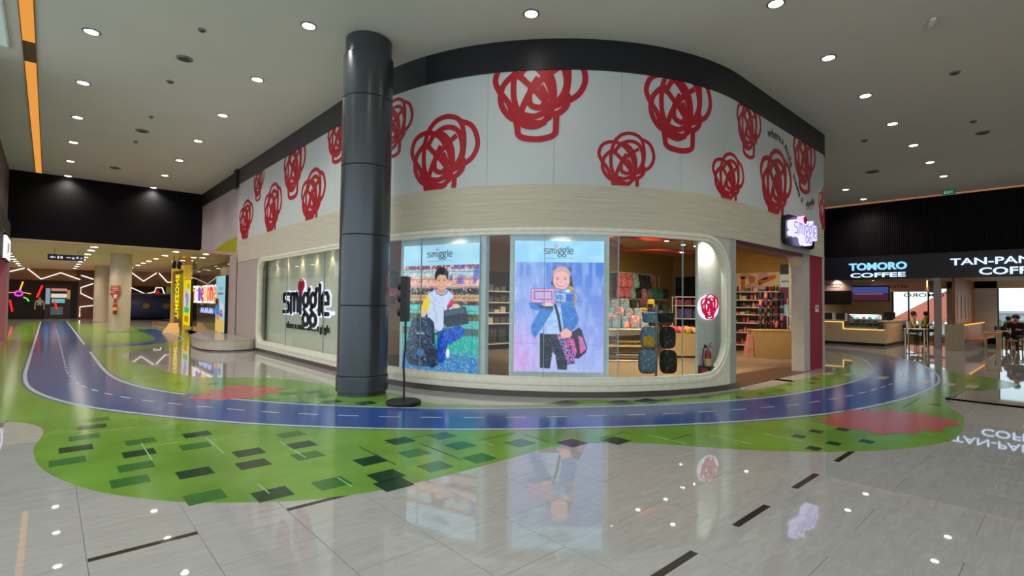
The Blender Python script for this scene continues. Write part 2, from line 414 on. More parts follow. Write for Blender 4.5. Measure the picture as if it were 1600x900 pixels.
CL = sm([(.35, 46), (.35, 40), (.35, 30), (.35, 22), (.35, 17), (.36, 14.6), (.46, 12.8), (.72, 11.4), (1.12, 10.2), (1.72, 9.05), (2.45, 7.9), (3.2, 7.0), (3.95, 6.25), (4.75, 5.58), (5.6, 4.98), (6.5, 4.4), (7.4, 3.9), (8.3, 3.5), (9.2, 3.17), (10.3, 2.92), (11.6, 2.74), (13.0, 2.66), (14.4, 2.68), (15.7, 2.85), (17.0, 3.15), (18.3, 3.55), (19.6, 4.05), (20.9, 4.8), (22.0, 5.9), (22.6, 7.5)], 6)
def offset(P, d):
    o = []
    for i, p in enumerate(P):
        a = P[max(i-1, 0)]; b = P[min(i+1, len(P)-1)]; t = Vector((b[0]-a[0], b[1]-a[1])).normalized(); o.append((p[0]-t.y*d, p[1]+t.x*d))
    return o
def band(P, d0, d1, z0, z1):
    A, B = offset(P, d0), offset(P, d1); mb = MB(); n = len(P); vs = []; fs = []
    for i in range(n): vs += [(*A[i], z0), (*A[i], z1), (*B[i], z1), (*B[i], z0)]
    for i in range(n-1):
        a, b = 4*i, 4*i+4; fs += [(a, a+1, b+1, b), (a+1, a+2, b+2, b+1), (a+2, a+3, b+3, b+2), (a+3, a, b, b+3)]
    fs += [(0, 3, 2, 1), (4*n-4, 4*n-3, 4*n-2, 4*n-1)]
    return mb.add(vs, fs)
obj('road', band(CL, -.73, .70, .0016, .0026), M_BLUE, graphic)
BR = sm([(.9, 21.8), (1.6, 21.9), (2.6, 22.3), (3.3, 23.4), (3.75, 25), (3.9, 28), (3.9, 33)], 6)
obj('side_road', band(BR, -.5, .5, .0016, .0024), M_BLUE, graphic)
iL = [i for i, p in enumerate(CL)]
def seg(P, f): return [p for p in P if f(p)]
obj('edge_line', band(CL, -.70, -.64, .0026, .0034), M_WLINE, graphic)
obj('edge_line', band([p for p in CL if p[1] > 22.8], .60, .66, .0026, .0034), M_WLINE, graphic)
obj('edge_line', band([p for p in CL if 9.9 < p[1] < 20.6], .60, .66, .0026, .0034), M_WLINE, graphic)
obj('edge_line', band([p for i, p in enumerate(CL) if p[1] < 9.2 or p[0] > 12], .60, .66, .0026, .0034), M_WLINE, graphic)
obj('edge_line', band([p for p in BR if p[0] > 1.1], -.46, -.41, .0026, .0034), M_WLINE, graphic)
# dashes
def walk(P, step, ln, w_, s0, s1, z0=.0026, z1=.0034):
    d = [0]
    for i in range(1, len(P)): d.append(d[-1]+math.dist(P[i], P[i-1]))
    def at(s):
        for i in range(1, len(P)):
            if d[i] >= s: t = (s-d[i-1])/(d[i]-d[i-1]); return (P[i-1][0]+(P[i][0]-P[i-1][0])*t, P[i-1][1]+(P[i][1]-P[i-1][1])*t)
        return P[-1]
    s = s0
    while s < min(s1, d[-1]):
        q = [at(s+ln*k/3) for k in range(4)]
        obj('lane_dash', band(q, -w_/2, w_/2, z0, z1), M_WLINE, graphic); s += step
walk(CL, .60, .30, .035, 12, 58)
for (x, y) in [(0.46,8.39),(0.27,7.29),(0.76,6.67),(1.38,7.15),(1.07,5.59),(1.64,5.97),(1.56,5.52),(1.45,4.57),(2.17,5.91),(3.11,5.35),(2.5,4.88),(2.4,4.37),(2.34,4.12),(5.1,3.72),(4.61,3.99),(3.82,7.66),(3.45,8.1)]:
    obj('dark_square_print', MB().box(x-.14, x+.14, y-.13, y+.13, .0016, .0024), M_GREEND, graphic)
for (x, y) in [(0.52,8.84),(0.36,7.83),(0.19,6.78),(0.83,7.2),(0.68,6.16),(0.59,5.7),(1.26,6.6),(1.01,4.86),(2.24,6.44),(2.08,5.46),(1.93,4.5),(2.98,4.82),(2.9,4.3),(3.54,4.74),(3.41,4.23),(3.62,5.22),(4.14,4.38),(3.55,9.14),(3.55,8.66),(3.0,8.31),(2.7,8.85),(3.16,9.28)]:
    obj('mid_square_print', MB().box(x-.14, x+.14, y-.13, y+.13, .0016, .0024), M_GREENM, graphic)
for (x, y) in [(7.06,2.35),(7.52,2.3),(7.03,1.96),(6.6,2.04),(8.26,1.74),(7.92,2.1),(7.45,1.72),(9.3,1.9),(9.21,4.05),(9.9,3.95),(10.6,3.85),(11.54,4.0),(12.2,3.8),(12.9,3.95),(13.5,3.75),(8.7,4.42),(15.6,1.6),(15.0,1.3),(14.0,1.3),(16.4,1.9),(12.3,1.6),(11.2,1.6),(7.9,4.72),(-.75,10.6),(-.8,11.4),(-.7,13),(1.55,12.3),(1.9,11.6),(1.6,13.6),(2.4,11.2)]:
    obj('small_square_print', MB().box(x-.09, x+.09, y-.07, y+.07, .0016, .0024), M_GREEND, graphic)
for (x, y) in [(7.1,5.06),(6.35,5.62),(7.6,4.88)]:
    obj('tile_square_print', MB().box(x-.2, x+.2, y-.17, y+.17, .0016, .0024), M_GREEND, graphic)
for (x, y) in [(14.2,4.05),(14.45,3.7),(14.45,3.38),(14.45,3.02),(14.45,2.62),(14.45,2.24),(14.4,1.82),(14.45,1.46)]:
    obj('crossing_bar', MB().box(x-.3, x+.3, y-.09, y+.09, .0026, .0036), M_BEIGEP, graphic)
def stair_poly(P, z0, z1): return MB().prism(P, z0, z1)
obj('salmon_print', stair_poly([(1.75,9.85),(1.95,9.95),(1.95,10.15),(2.2,10.15),(2.2,10.45),(2.45,10.45),(2.45,10.7),(2.85,10.72),(2.85,10.4),(3.1,10.4),(3.1,10.1),(3.3,10.1),(3.3,9.8),(3.14,9.8),(3.14,9.5),(2.8,9.5),(2.8,9.25),(2.45,9.25),(2.3,9.35),(2.1,9.25),(2.0,9.5),(1.8,9.6)], .0034, .0042), M_RED, graphic)
obj('salmon_print', stair_poly([(8.1,2.35),(8.35,2.55),(8.5,2.42),(8.8,2.52),(9.1,2.38),(9.4,2.47),(9.65,2.33),(9.75,2.1),(10.05,2.05),(9.95,1.8),(10.1,1.6),(9.95,1.4),(9.85,1.15),(9.5,1.1),(9.3,1.22),(8.85,1.2),(8.7,1.4),(8.4,1.4),(8.25,1.6),(8.0,1.66),(8.1,1.9),(8.0,2.1)], .0034, .0042), M_RED, graphic)
# worn joints showing through the vinyl
rs = random.Random(3)
M_SCUFF = mat('pale scuff', (150, 176, 120), .3)
M_JOINTG = mat('dark joint', (18, 46, 16), .4)
for (a, b, c, d, m) in [(.826,7.1,.826,6.3,0),(.826,6.9,1.2,6.9,0),(1.43,6.9,1.43,6.1,0),(1.43,6.75,1.9,6.75,0),(2.03,6.2,2.03,5.4,0),(2.63,5.4,2.63,4.6,1),(3.23,5.1,3.23,4.3,1),(2.9,5.36,3.5,5.36,1),(3.83,5.0,3.83,4.5,0),(3.83,4.76,4.4,4.76,1),(4.43,4.6,4.43,4.2,1),(5.03,3.9,5.5,3.9,1),(5.63,3.6,5.63,3.1,0),(5.63,3.3,6.1,3.3,1),(6.23,3.1,6.23,2.6,0),(1.43,4.9,1.43,4.6,0),(2.03,4.6,2.03,4.3,0),(6.83,2.7,6.83,2.2,0),(.5,8.05,.9,8.05,0),(12.8,2.2,12.8,1.5,1),(10.4,1.9,11.8,1.9,1),(10.4,2.2,12.4,2.2,1),(11.6,1.5,13.4,1.5,1)]:
    obj('tile_joint_mark', MB().box(min(a,c)-.006, max(a,c)+.006, min(b,d)-.006, max(b,d)+.006, .0016, .0032), M_SCUFF if m == 0 else M_JOINTG, graphic)

# ================================================================= SETTING: ceiling and big walls
ce = MB().box(-6, 27.2, -6.2, 26.6, CEIL, CEIL+.3); ceil = st('ceiling', ce, M_CEIL)
st('wall_back', MB().box(-1.25, 5.0, 26.4, 26.8, 3.8, CEIL), M_BLACKW)
st('trim_1', MB().box(-1.25, 5.0, 26.36, 26.42, 3.765, 3.81), mat('warm soffit edge', (214, 176, 140), .5))
st('wall_left', MB().box(-1.6, -1.2, 21.0, 27.4, 4.3, CEIL).box(-1.6, -1.2, 26.3, 27.4, 0, 4.3).box(-1.6, -1.2, 14, 21.0, 4.3, CEIL), mat('dark taupe wall', (96, 82, 74), .6))
LED = glow('gold cove light', (240, 160, 72), .95)
cove = thing('cove_light', 'long golden light strip recessed in the ceiling at the far left', 'ceiling light', (-.40, 12, CEIL))
obj('diffuser', MB().box(-.085, .085, -8, .9, -.004, 0), LED, cove); obj('diffuser', MB().box(-.085, .085, 2.0, 14.35, -.004, 0), LED, cove)
obj('access_plate', MB().box(-.085, .085, .9, 2.0, -.006, 0), mat('brown plate', (96, 66, 40), .5), cove)
obj('edge_trim', MB().box(.085, .1, -8, 14.35, -.02, 0), mat('gold trim', (150, 100, 50), .5), cove)
obj('edge_trim', MB().box(-.1, -.085, -8, 14.35, -.02, 0), MATS['gold trim'], cove)
sk = thing('ceiling_light_panel', 'pale light panel in the ceiling cut off by the upper left corner', 'light panel', (-1.2, 9, CEIL))
obj('panel', MB().box(-.5, .5, -4, 4.4, -.01, 0), glow('pale panel light', (178, 200, 190), .75), sk)
obj('panel_frame', MB().box(.5, .53, -4, 4.43, -.03, 0).box(-.53, .53, 4.4, 4.43, -.03, 0), M_WHITE, sk)
# right wall with dark vertical slats
wr = st('wall_right', MB().box(27.0, 27.4, -5, 26.6, 3.9, CEIL+.1).box(27.0, 27.4, 8.6, 26.6, 0, 3.9), M_BLACKW)
sl = MB()
for i in range(190):
    y = -4.9+i*.075
    sl.box(26.955, 27.0, y, y+.042, 3.9, CEIL-.1)
o = obj('wall_slats', sl, mat('dark ribbed cladding', (28, 18, 22), .7, spec=.2), wr); o['kind'] = 'stuff'
st('trim_2', MB().box(26.93, 27.0, -5, 9, CEIL-.1, CEIL-.03), mat('warm cove edge', (206, 150, 108), .5, emit=.35))
st('trim_3', MB().box(26.8, 27.05, -5, 9, 2.87, 3.9), mat('dark sign fascia', (38, 36, 44), .4))
st('wall_unseen', MB().box(5.5, 27.4, -6.2, -6, 0, CEIL+.2), mat('rear wall', (120, 112, 100), .7))  # unseen wall behind the viewer, added to cut sky light on the right
st('wall_rear', MB().box(7.9, 27.2, 26.4, 26.8, 0, CEIL).box(5.0, 7.9, 26.4, 26.8, HC_, CEIL), M_BLACKW)

# ================================================================= SETTING: shop facade
ZT, ZP, ZC = 5.80, 3.75, 3.0
Send = SE+RE*PI/2-.05
fb = group_st('wall_front')
for s0, s1, of, m in ((-16.45, -10.35, .0, M_BAND), (-10.35, 1.68, .03, mat('charcoal fascia', (47, 46, 52), .4)), (1.68, 8.2, .03, M_BAND), (8.2, Send, .03, M_BAND)):
    obj('black_fascia', strip(MB(), srange(s0, s1), ZT, CEIL, -.25, of), m, fb, True)
obj('fascia_bracket', strip(MB(), srange(-10.7, -10.3), ZT-.12, CEIL, 0, .1), M_BLK, fb)
pe = [-16.45, -14.4, -12.4, -10.36]
for i in range(3):
    obj('plain_panel', strip(MB(), srange(pe[i]+.003, pe[i+1]-.003), (lambda s: 3.77-(s+16.45)*0.57/6.1), ZT, -.2, -.04), mat('grey mauve panel', (184, 176, 178), .6), fb)
obj('lime_wedge', MB().prism([(-14.4, 3.59), (-10.38, 3.22), (-10.38, 3.95), (-12.2, 3.88)], -.04, -.035).mp(fmap(0)), mat('lime print', (172, 170, 26), .5), fb)
wb = obj('panel_backing', strip(MB(), srange(-10.35, Send), ZP-.1, ZT+.1, -.25, -.02), M_WHITEP, fb)
s = -10.35; k = 0
while s < Send-.01:
    e = min(s+1.213, Send)
    obj('white_panel', strip(MB(), srange(s+.0022, e-.0022, .12), ZP, ZT, -.02, 0), M_WHITEP, fb, True); s = e; k += 1
# scribbles: centre s, centre z, width, height, bottom clipped?
SCR = [(3.94, 5.47, 1.65, 1.38), (2.07, 4.39, 1.50, 1.255), (5.53, 4.20, 1.07, .88), (6.65, 5.36, 1.54, 1.30), (8.06, 4.18, 1.16, .85), (8.92, 5.43, 1.17, 1.0),
       (10.39, 4.44, 1.78, 1.35), (12.23, 5.41, 1.55, 1.3), (13.78, 4.32, 1.02, 1.1), (.78, 5.17, 1.1, .92), (-1.73, 5.56, 1.3, .92),
       (-3.28, 4.35, 1.6, 1.16), (-4.70, 5.38, 1.66, 1.3), (-6.49, 4.42, 1.62, 1.3), (-7.96, 5.51, 1.1, .92), (-9.33, 4.42, 1.62, 1.1)]
for (cs, cz, W, H) in SCR:
    obj('scribble_print', scribble(MB(), cs, cz, W, H, (.064*W if W > 1.2 else .058*W), (ZP+.004, ZT-.004), 0, .0035, .07 if cz > 5 else 0.).mp(fmap(.001)), M_SCRIB, fb)
# curved lettering on the panel
def path_text(word, S0, z0, ang, size, m, curve=0.):
    mb = text_mb(word, size, .002, bold=0.006)
    a = math.radians(ang)
    def f(x, y, z):
        yy = y+curve*x*x
        return F(S0+x*math.cos(a)-yy*math.sin(a), z0+x*math.sin(a)+yy*math.cos(a), .003+z)
    obj('panel_lettering', mb.mp(f), m, fb)
M_LET = mat('black lettering', (30, 28, 30), .5)
path_text('where', 10.26, 5.57, 2, .30, M_LET, -.25); path_text('a', 10.76, 5.50, -25, .26, M_LET); path_text('smile', 11.13, 5.26, -50, .29, M_LET)
path_text('meets', 11.66, 4.62, -48, .26, M_LET); path_text('a', 12.02, 4.31, -35, .26, M_LET); path_text('giggle', 12.62, 4.28, 18, .30, M_LET, .35)
# cream band, jambs, window opening
def wz(s, top):                                   # rounded opening -7.8..8.05, .22..2.98
    L, R, zb, zt = -7.82, 8.06, .22, 2.98; rl, rr = .42, .78
    d = 0.
    if s < L+rl: d = rl-math.sqrt(max(0, rl*rl-(L+rl-s)**2))
    elif s > R-rr: d = rr-math.sqrt(max(0, rr*rr-(s-R+rr)**2))
    return zt-d if top else zb+d
def fine(L, R):
    return [L+.42*(1-math.cos(PI/2*i/8)) for i in range(8)]+srange(L+.42, R-.78, .18)+[R-.78+.78*math.sin(PI/2*i/12) for i in range(1, 13)]
SS = fine(-7.82, 8.06)
cb = obj('cream_band', strip(MB(), srange(-10.33, Send), ZC, ZP, -.25, .0), M_CREAM, fb, True)
obj('cream_edge', strip(MB(), srange(-10.33, Send), ZC-.03, ZC+.0, -.22, .012), M_CREAMJ, fb, True)
obj('lower_wall', strip(MB(), SS, lambda s: wz(s, 1), ZC-.03, -.13, 0), M_CREAMJ, fb)
obj('lower_wall', strip(MB(), SS, .1, lambda s: wz(s, 0), -.13, 0), M_SILL, fb)
obj('left_jamb', strip(MB(), srange(-10.33, -7.82), .0, ZC-.03, -.25, 0), mat('mauve taupe wall', (176, 162, 154), .6), fb)
obj('right_post', strip(MB(), srange(8.06, 8.30), .1, ZC-.03, -.14, 0), mat('pale grey green post', (164, 170, 158), .55), fb)
obj('plinth', strip(MB(), srange(-7.9, 8.30), 0, .1, -.2, .035), M_PLINTH, fb)
obj('panel_joint', strip(MB(), srange(-10.36, -10.33), 0, ZP, -.1, .02), M_CREAMJ, fb)
# entrance far jamb: cream, crimson, cream
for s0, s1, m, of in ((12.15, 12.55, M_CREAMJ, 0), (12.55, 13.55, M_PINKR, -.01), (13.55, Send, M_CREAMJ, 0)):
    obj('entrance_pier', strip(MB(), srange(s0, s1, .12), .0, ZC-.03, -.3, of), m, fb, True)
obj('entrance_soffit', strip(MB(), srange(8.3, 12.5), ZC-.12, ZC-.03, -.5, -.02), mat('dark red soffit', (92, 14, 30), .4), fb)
# rounded cream corner inside the opening
cor = MB(); pts = [(12.15, 2.88), (11.75, 2.88)]+[(11.75+.4*math.sin(PI/2*i/6), 2.48+.4*math.cos(PI/2*i/6)) for i in range(7)]
obj('entrance_corner', MB().prism(pts, -.3, -.02).mp(fmap(0)), M_CREAMJ, fb)
nt_ = obj('notice_plate', MB().box(12.98, 13.22, 1.5, 1.68, 0, .01).mp(fmap(-.005)), M_WHITE, fb)
obj('notice_mark', MB().box(13.05, 13.15, 1.58, 1.64, .01, .013).mp(fmap(-.005)), M_BLK, nt_)
# window
win = group_st('window_1')
fr = MB(); zc_ = 1.6
for (a0, a1, of0, of1) in ((-.005, .055, -.06, .018), (.055, .12, -.12, .004)):
    top = [(s, wz(s, 1)) for s in SS]; bot = [(s, wz(s, 0)) for s in SS][::-1]; loop = top+bot
    cxm = .12
    vs = []; fs = []; n = len(loop)
    def inset(i, d):
        p = loop[i]; a = Vector(loop[i-1]); b = Vector(loop[(i+1) % n]); t = (b-a)
        if t.length < 1e-6: t = Vector((0, -1))
        t.normalize(); return (p[0]+t.y*d, p[1]-t.x*d)
    mb = MB()
    for i in range(n):
        p, q = inset(i, a0), inset(i, a1)
        vs += [F(p[0], p[1], of0), F(p[0], p[1], of1), F(q[0], q[1], of1), F(q[0], q[1], of0)]
    for i in range(n):
        a, b = 4*i, 4*((i+1) % n); fs += [(a, a+1, b+1, b), (a+1, a+2, b+2, b+1), (a+2, a+3, b+3, b+2), (a+3, a, b, b+3)]
    obj('window_frame', mb.add(vs, fs), M_SILL, win)
gj = [-7.74, -5.2, -2.52, -.4, 1.59, 2.87, 4.06, 5.40, 6.74, 8.0]
for i in range(len(gj)-1):
    ss = [s for s in SS if gj[i]+.004 < s < gj[i+1]-.004]; ss = [gj[i]+.004]+ss+[gj[i+1]-.004]
    obj('glass_pane', strip(MB(), ss, lambda s: wz(s, 0)+.02, lambda s: wz(s, 1)-.02, -.052, -.040), M_GLASS, win, True)
    if i: obj('glass_joint', strip(MB(), [gj[i]-.005, gj[i]+.005], .24, 2.96, -.058, -.034), M_SEAM, win)
obj('window_soffit', strip(MB(), srange(-7.8, 8.2), 2.99, 3.05, -.62, -.25), M_WHITE, win)
obj('window_soffit', strip(MB(), srange(-7.8, 8.2), 2.97, 2.99, -.5, -.06), M_WHITE, win)
obj('window_floor', strip(MB(), srange(-7.8, 8.2), .0, .219, -.56, -.13), M_SILL, win)

# ================================================================= SHOP INTERIOR (setting)
ZI = 3.75
ish = group_st('wall_inner')
obj('inner_ceiling', MB().prism([F(s, 0, -.3)[:2] for s in srange(-1.2, SE, .3)]+[(19.3, 6.4), (20.3, 9.4), (20.3, 14.2), (5.4, 14.2)], ZI, ZI+.1), mat('shop ceiling', (206, 184, 150), .8), ish)
obj('back_wall', MB().box(5.7, 14.6, 14.0, 14.2, 0, ZI), M_OAK, ish)
obj('back_wall', MB().box(14.5, 20.3, 11.7, 11.9, 0, ZI).box(14.5, 14.7, 11.9, 14.0, 0, ZI), M_OAK, ish)
obj('side_wall', MB().box(19.2, 19.4, 6.45, 9.45, 0, ZI).box(20.1, 20.3, 9.4, 10.2, 0, ZI).box(20.1, 20.3, 10.2, 11.7, 2.85, ZI).box(19.4, 20.3, 9.35, 9.45, 0, ZI), M_OAK, ish)
obj('side_wall', MB().prism([(16.05, 5.4), (16.32, 5.34), (19.4, 6.35), (19.4, 6.5)], 0, CEIL), M_CREAMJ, ish)
obj('outer_wall', MB().prism([(19.2, 6.4), (19.5, 6.35), (20.4, 9.4), (20.4, 26.4), (20.2, 26.4), (20.2, 9.4)], ZI, CEIL), M_BLACKW, ish)
# dark glazed opening in the shop's side wall
wn = group_st('window_2')
obj('dark_glazing', MB().box(20.2, 20.24, 10.2, 11.55, 0, 2.85), mat('dark glazing', (34, 30, 30), .05), wn)
for y in (10.22, 10.9, 11.5): obj('mullion', MB().box(20.12, 20.22, y-.02, y+.02, 0, 2.85), M_BLK, wn)
obj('transom', MB().box(20.12, 20.22, 10.2, 11.55, 2.38, 2.44), M_BLK, wn)
# ================================================================= MAJOR OBJECTS
# ---- charcoal column
c0 = (4.18, 8.54)
col = thing('metal_column', 'tall round charcoal metal column standing in front of the curved shop window', 'column', (c0[0], c0[1], 0))
zs = [.06, .34, 1.56, 2.79, 4.01, 5.23, 6.02]
obj('base_ring', MB().lathe([(.415, 0), (.415, .07)], n=48), M_COLM, col, True)
for i in range(6):
    r = .45 if i == 0 else .437
    obj('cladding_panel', MB().lathe([(r-.006, zs[i]+.006), (r, zs[i]+.012), (r, zs[i+1]-.012), (r-.006, zs[i+1]-.006)], n=64), M_COLM, col, True)
    if i: obj('joint_ring', MB().lathe([(.425, zs[i]-.01), (.425, zs[i]+.01)], n=48), M_COLJ, col)
obj('neck', MB().lathe([(.405, 6.01), (.405, CEIL-.02)], n=48), M_COLM, col, True)
obj('collar', MB().lathe([(.38, CEIL-.02), (.38, CEIL)], n=48), M_COLJ, col)
for a in (-2.2, -.9): obj('screw', MB().lathe([(.008, 0), (.008, .01)], n=8).xf(Matrix.Translation((.446*math.cos(a), .446*math.sin(a), .2))@Matrix.Rotation(PI/2, 4, 'Y')), M_COLJ, col)
# ---- toy traffic light on a stand, seen from its side
ts = thing('traffic_light_stand', 'slim black toy traffic light on a crooked pole and round base right of the column', 'traffic light', (4.25, 7.22, 0), -YAW)
obj('base', MB().lathe([(.27, 0), (.275, .012), (.275, .05), (.262, .062), (.03, .066)], n=40), M_BLK, ts, True)
obj('pole', MB().tube([(0, 0, .06), (.004, 0, .35), (-.012, 0, .62), (.012, 0, .95), (.006, 0, 1.35)], .017, 10), M_BLK, ts, True)
obj('signal_box', MB().box(-.055, .05, -.13, .13, 1.32, 2.04), M_BLK, ts)
for z in (1.48, 1.7, 1.9):
    v = obj('visor', MB().xf(Matrix.Identity(4)).tube([(-.055, 0, z), (-.12, 0, z-.01)], .07, 14), M_BLK, ts, True)
obj('side_bracket', MB().box(-.062, -.05, -.1, .1, 1.36, 2.0), M_COLJ, ts)

# ---- illuminated posters: painted as fine colour grids
def hexc(c): return np.array(lin(c))
class Paint:
    def __init__(s, W, H, x0, y0, x1, y1, bg, seed=1):
        s.W, s.H = W, H; xs = np.linspace(x0, x1, W); ys = np.linspace(y0, y1, H); s.X, s.Y = np.meshgrid(xs, ys); s.px = (x1-x0)/W
        s.C = np.ones((H, W, 3))*hexc(bg); s.rng = np.random.RandomState(seed)
    def noise(s, cell, aniso=1.):
        gh = int(s.H*s.px/cell*aniso)+3; gw = int(s.W*s.px/cell)+3; g = s.rng.rand(gh, gw)
        yy = np.linspace(0, gh-2.001, s.H); xx = np.linspace(0, gw-2.001, s.W); yi = yy.astype(int); xi = xx.astype(int); fy = (yy-yi)[:, None]; fx = (xx-xi)[None]
        fy = fy*fy*(3-2*fy); fx = fx*fx*(3-2*fx)
        return (g[yi][:, xi]*(1-fy)*(1-fx)+g[yi+1][:, xi]*fy*(1-fx)+g[yi][:, xi+1]*(1-fy)*fx+g[yi+1][:, xi+1]*fy*fx)
    def mix(s, M, c, a=1.):
        M = np.clip(M, 0, 1)[..., None]*a; s.C = s.C*(1-M)+(hexc(c) if not isinstance(c, np.ndarray) else c)*M
    def ell(s, cx, cy, rx, ry, c, a=1., rot=0.):
        r = math.radians(rot); dx, dy = s.X-cx, s.Y-cy; u = dx*math.cos(r)+dy*math.sin(r); v = -dx*math.sin(r)+dy*math.cos(r)
        d = (1-np.sqrt((u/rx)**2+(v/ry)**2))*min(rx, ry)/s.px+.5; s.mix(d, c, a); return d
    def poly(s, P, c, a=1., noise=None):
        n = len(P); ins = np.zeros(s.X.shape, bool); dist = np.full(s.X.shape, 1e9)
        for i in range(n):
            (x0, y0), (x1, y1) = P[i], P[(i+1) % n]
            cond = ((y0 > s.Y) != (y1 > s.Y)) & (s.X < (x1-x0)*(s.Y-y0)/((y1-y0) or 1e-9)+x0); ins ^= cond
            l2 = (x1-x0)**2+(y1-y0)**2 or 1e-9; t = np.clip(((s.X-x0)*(x1-x0)+(s.Y-y0)*(y1-y0))/l2, 0, 1)
            dist = np.minimum(dist, np.hypot(s.X-x0-t*(x1-x0), s.Y-y0-t*(y1-y0)))
        d = np.where(ins, dist, -dist)/s.px+.5; m = np.clip(d, 0, 1); s.mix(m, c, a)
        if noise:
            for (cell, th, cc, aa) in noise: s.mix(m*np.clip((s.noise(cell)-th)*6, 0, 1), cc, aa)
        return m
    def line(s, P, w_, c, a=1.):
        dist = np.full(s.X.shape, 1e9)
        for i in range(len(P)-1):
            (x0, y0), (x1, y1) = P[i], P[i+1]; l2 = (x1-x0)**2+(y1-y0)**2 or 1e-9
            t = np.clip(((s.X-x0)*(x1-x0)+(s.Y-y0)*(y1-y0))/l2, 0, 1); dist = np.minimum(dist, np.hypot(s.X-x0-t*(x1-x0), s.Y-y0-t*(y1-y0)))
        s.mix((w_/2-dist)/s.px+.5, c, a)
    def logo(s, x0, yb, k, ky, w_, c):
        for st_ in wordmark(): s.line([(x0+a*k, yb-b*ky) for a, b in st_], w_, c)
        for q in STROKES[::2]: s.line([(x0+2.13*k+a*k*.7, yb-1.6*ky-b*ky*.8) for a, b in q[::3]], w_*.45, (230, 70, 80), .8)
def m_screen(strength):
    m = bpy.data.materials.new('backlit print'); m.use_nodes = True; n = m.node_tree.nodes; L = m.node_tree.links; p = n['Principled BSDF']
    a = n.new('ShaderNodeAttribute'); a.attribute_name = 'Col'; L.new(a.outputs['Color'], p.inputs['Emission Color']); p.inputs['Emission Strength'].default_value = strength
    p.inputs['Base Color'].default_value = (.02, .02, .02, 1); p.inputs['Roughness'].default_value = .25; return m
def screen(name, P, mapf, m, parent):
    """P: Paint, mapf(u,v)->xyz with u right, v down in 0..1"""
    H, W = P.H, P.W; me = bpy.data.meshes.new(name)
    vs = [tuple(mapf(i/(W-1), j/(H-1))) for j in range(H) for i in range(W)]
    fs = [(j*W+i, j*W+i+1, (j+1)*W+i+1, (j+1)*W+i) for j in range(H-1) for i in range(W-1)]
    me.from_pydata(vs, [], fs); me.materials.append(m)
    ca = me.color_attributes.new('Col', 'FLOAT_COLOR', 'POINT'); arr = np.ones((H*W, 4)); arr[:, :3] = np.clip(P.C.reshape(-1, 3), 0, 1); ca.data.foreach_set('color', arr.ravel().astype(np.float32))
    me.update(); return link(name, me, parent)
# poster of the boy, in the crop's own units (x 118..534, y 118..790)
A = Paint(150, 240, 118, 118, 536, 792, (120, 150, 170), 3)
n1, n2, n3 = A.noise(9), A.noise(22, .6), A.noise(5)
for j, (y0, c) in enumerate([(225, (130, 60, 90)), (250, (150, 205, 215)), (290, (226, 160, 130)), (318, (235, 175, 165)), (350, (50, 52, 66)), (385, (210, 160, 100)), (418, (60, 60, 60)), (440, (90, 205, 205)), (485, (60, 90, 50)), (520, (60, 190, 190)), (560, (40, 100, 90)), (600, (20, 175, 155))]):
    A.mix((A.Y-y0)/3, c)
A.mix((n1-.55)*5*(A.Y > 228)*(A.Y < 430), (250, 215, 205), .75); A.mix((n3-.62)*6*(A.Y > 228)*(A.Y < 600), (170, 60, 70), .6); A.mix((n1-.6)*5*(A.Y > 340)*(A.Y < 560), (60, 140, 80), .6)
A.mix((n2-.5)*4*(A.X > 380)*(A.Y > 225)*(A.Y < 330), (70, 70, 190), .8)
A.mix((n3-.55)*6*(A.Y > 350)*(A.Y < 390), (20, 20, 30), .8)
for y in (262, 303, 345, 400, 470, 515): A.line([(118, y), (536, y+3)], 4, (50, 60, 80), .7)
A.mix((A.Y-590)/60, (24, 165, 150)); A.mix((A.Y-670-(A.X-300)*.05)/40, (52, 116, 178)); A.mix((A.noise(7)-.45)*2*(A.Y > 600), (150, 215, 235), .45)
A.mix((230-A.Y)/2, (160, 212, 238)); A.mix((A.noise(60)-.4)*(A.Y < 228), (205, 235, 245), .8)
A.logo(256, 184, 27, 24, 5, (50, 50, 66)); A.line([(256, 207), (390, 206)], 2.5, (90, 110, 140), .8)
A.poly([(330, 580), (440, 545), (468, 570), (455, 605), (375, 655), (360, 745), (325, 748), (318, 650)], (14, 62, 168), 1, [(10, .55, (40, 110, 220), .6)])
A.ell(378, 695, 10, 24, (225, 230, 240))
A.poly([(268, 378), (303, 360), (372, 360), (402, 388), (396, 455), (372, 480), (345, 575), (300, 590), (268, 560), (258, 450)], (206, 214, 240), 1, [(14, .55, (170, 185, 225), .6)])
A.poly([(266, 382), (240, 420), (222, 466), (226, 482), (262, 476), (276, 425)], (242, 200, 20)); A.poly([(398, 405), (384, 420), (368, 448), (372, 466), (400, 446), (404, 425)], (222, 36, 90))
A.poly([(226, 476), (262, 470), (256, 500), (232, 506)], (232, 176, 160)); A.poly([(318, 345), (362, 345), (364, 372), (340, 384), (314, 372)], (214, 150, 126))
A.line([(305, 364), (318, 382), (340, 390), (362, 382), (374, 362)], 5, (70, 60, 170))
A.ell(338, 285, 38, 46, (36, 26, 26)); A.ell(339, 318, 30, 42, (232, 172, 152)); A.ell(306, 322, 6, 11, (226, 160, 140)); A.ell(372, 322, 6, 11, (226, 160, 140))
A.poly([(305, 300), (312, 276), (345, 282), (368, 280), (373, 300), (376, 270), (345, 244), (310, 255), (300, 280)], (36, 26, 26))
for x in (325, 354): A.ell(x, 311, 5, 2.6, (50, 34, 34)); A.line([(x-7, 303), (x+7, 302)], 2, (60, 40, 36))
A.line([(339, 315), (337, 327), (342, 328)], 2, (200, 130, 110)); A.line([(324, 336), (332, 343), (346, 343), (354, 335)], 5, (190, 60, 70)); A.line([(328, 338), (339, 341), (350, 338)], 2.6, (250, 250, 250))
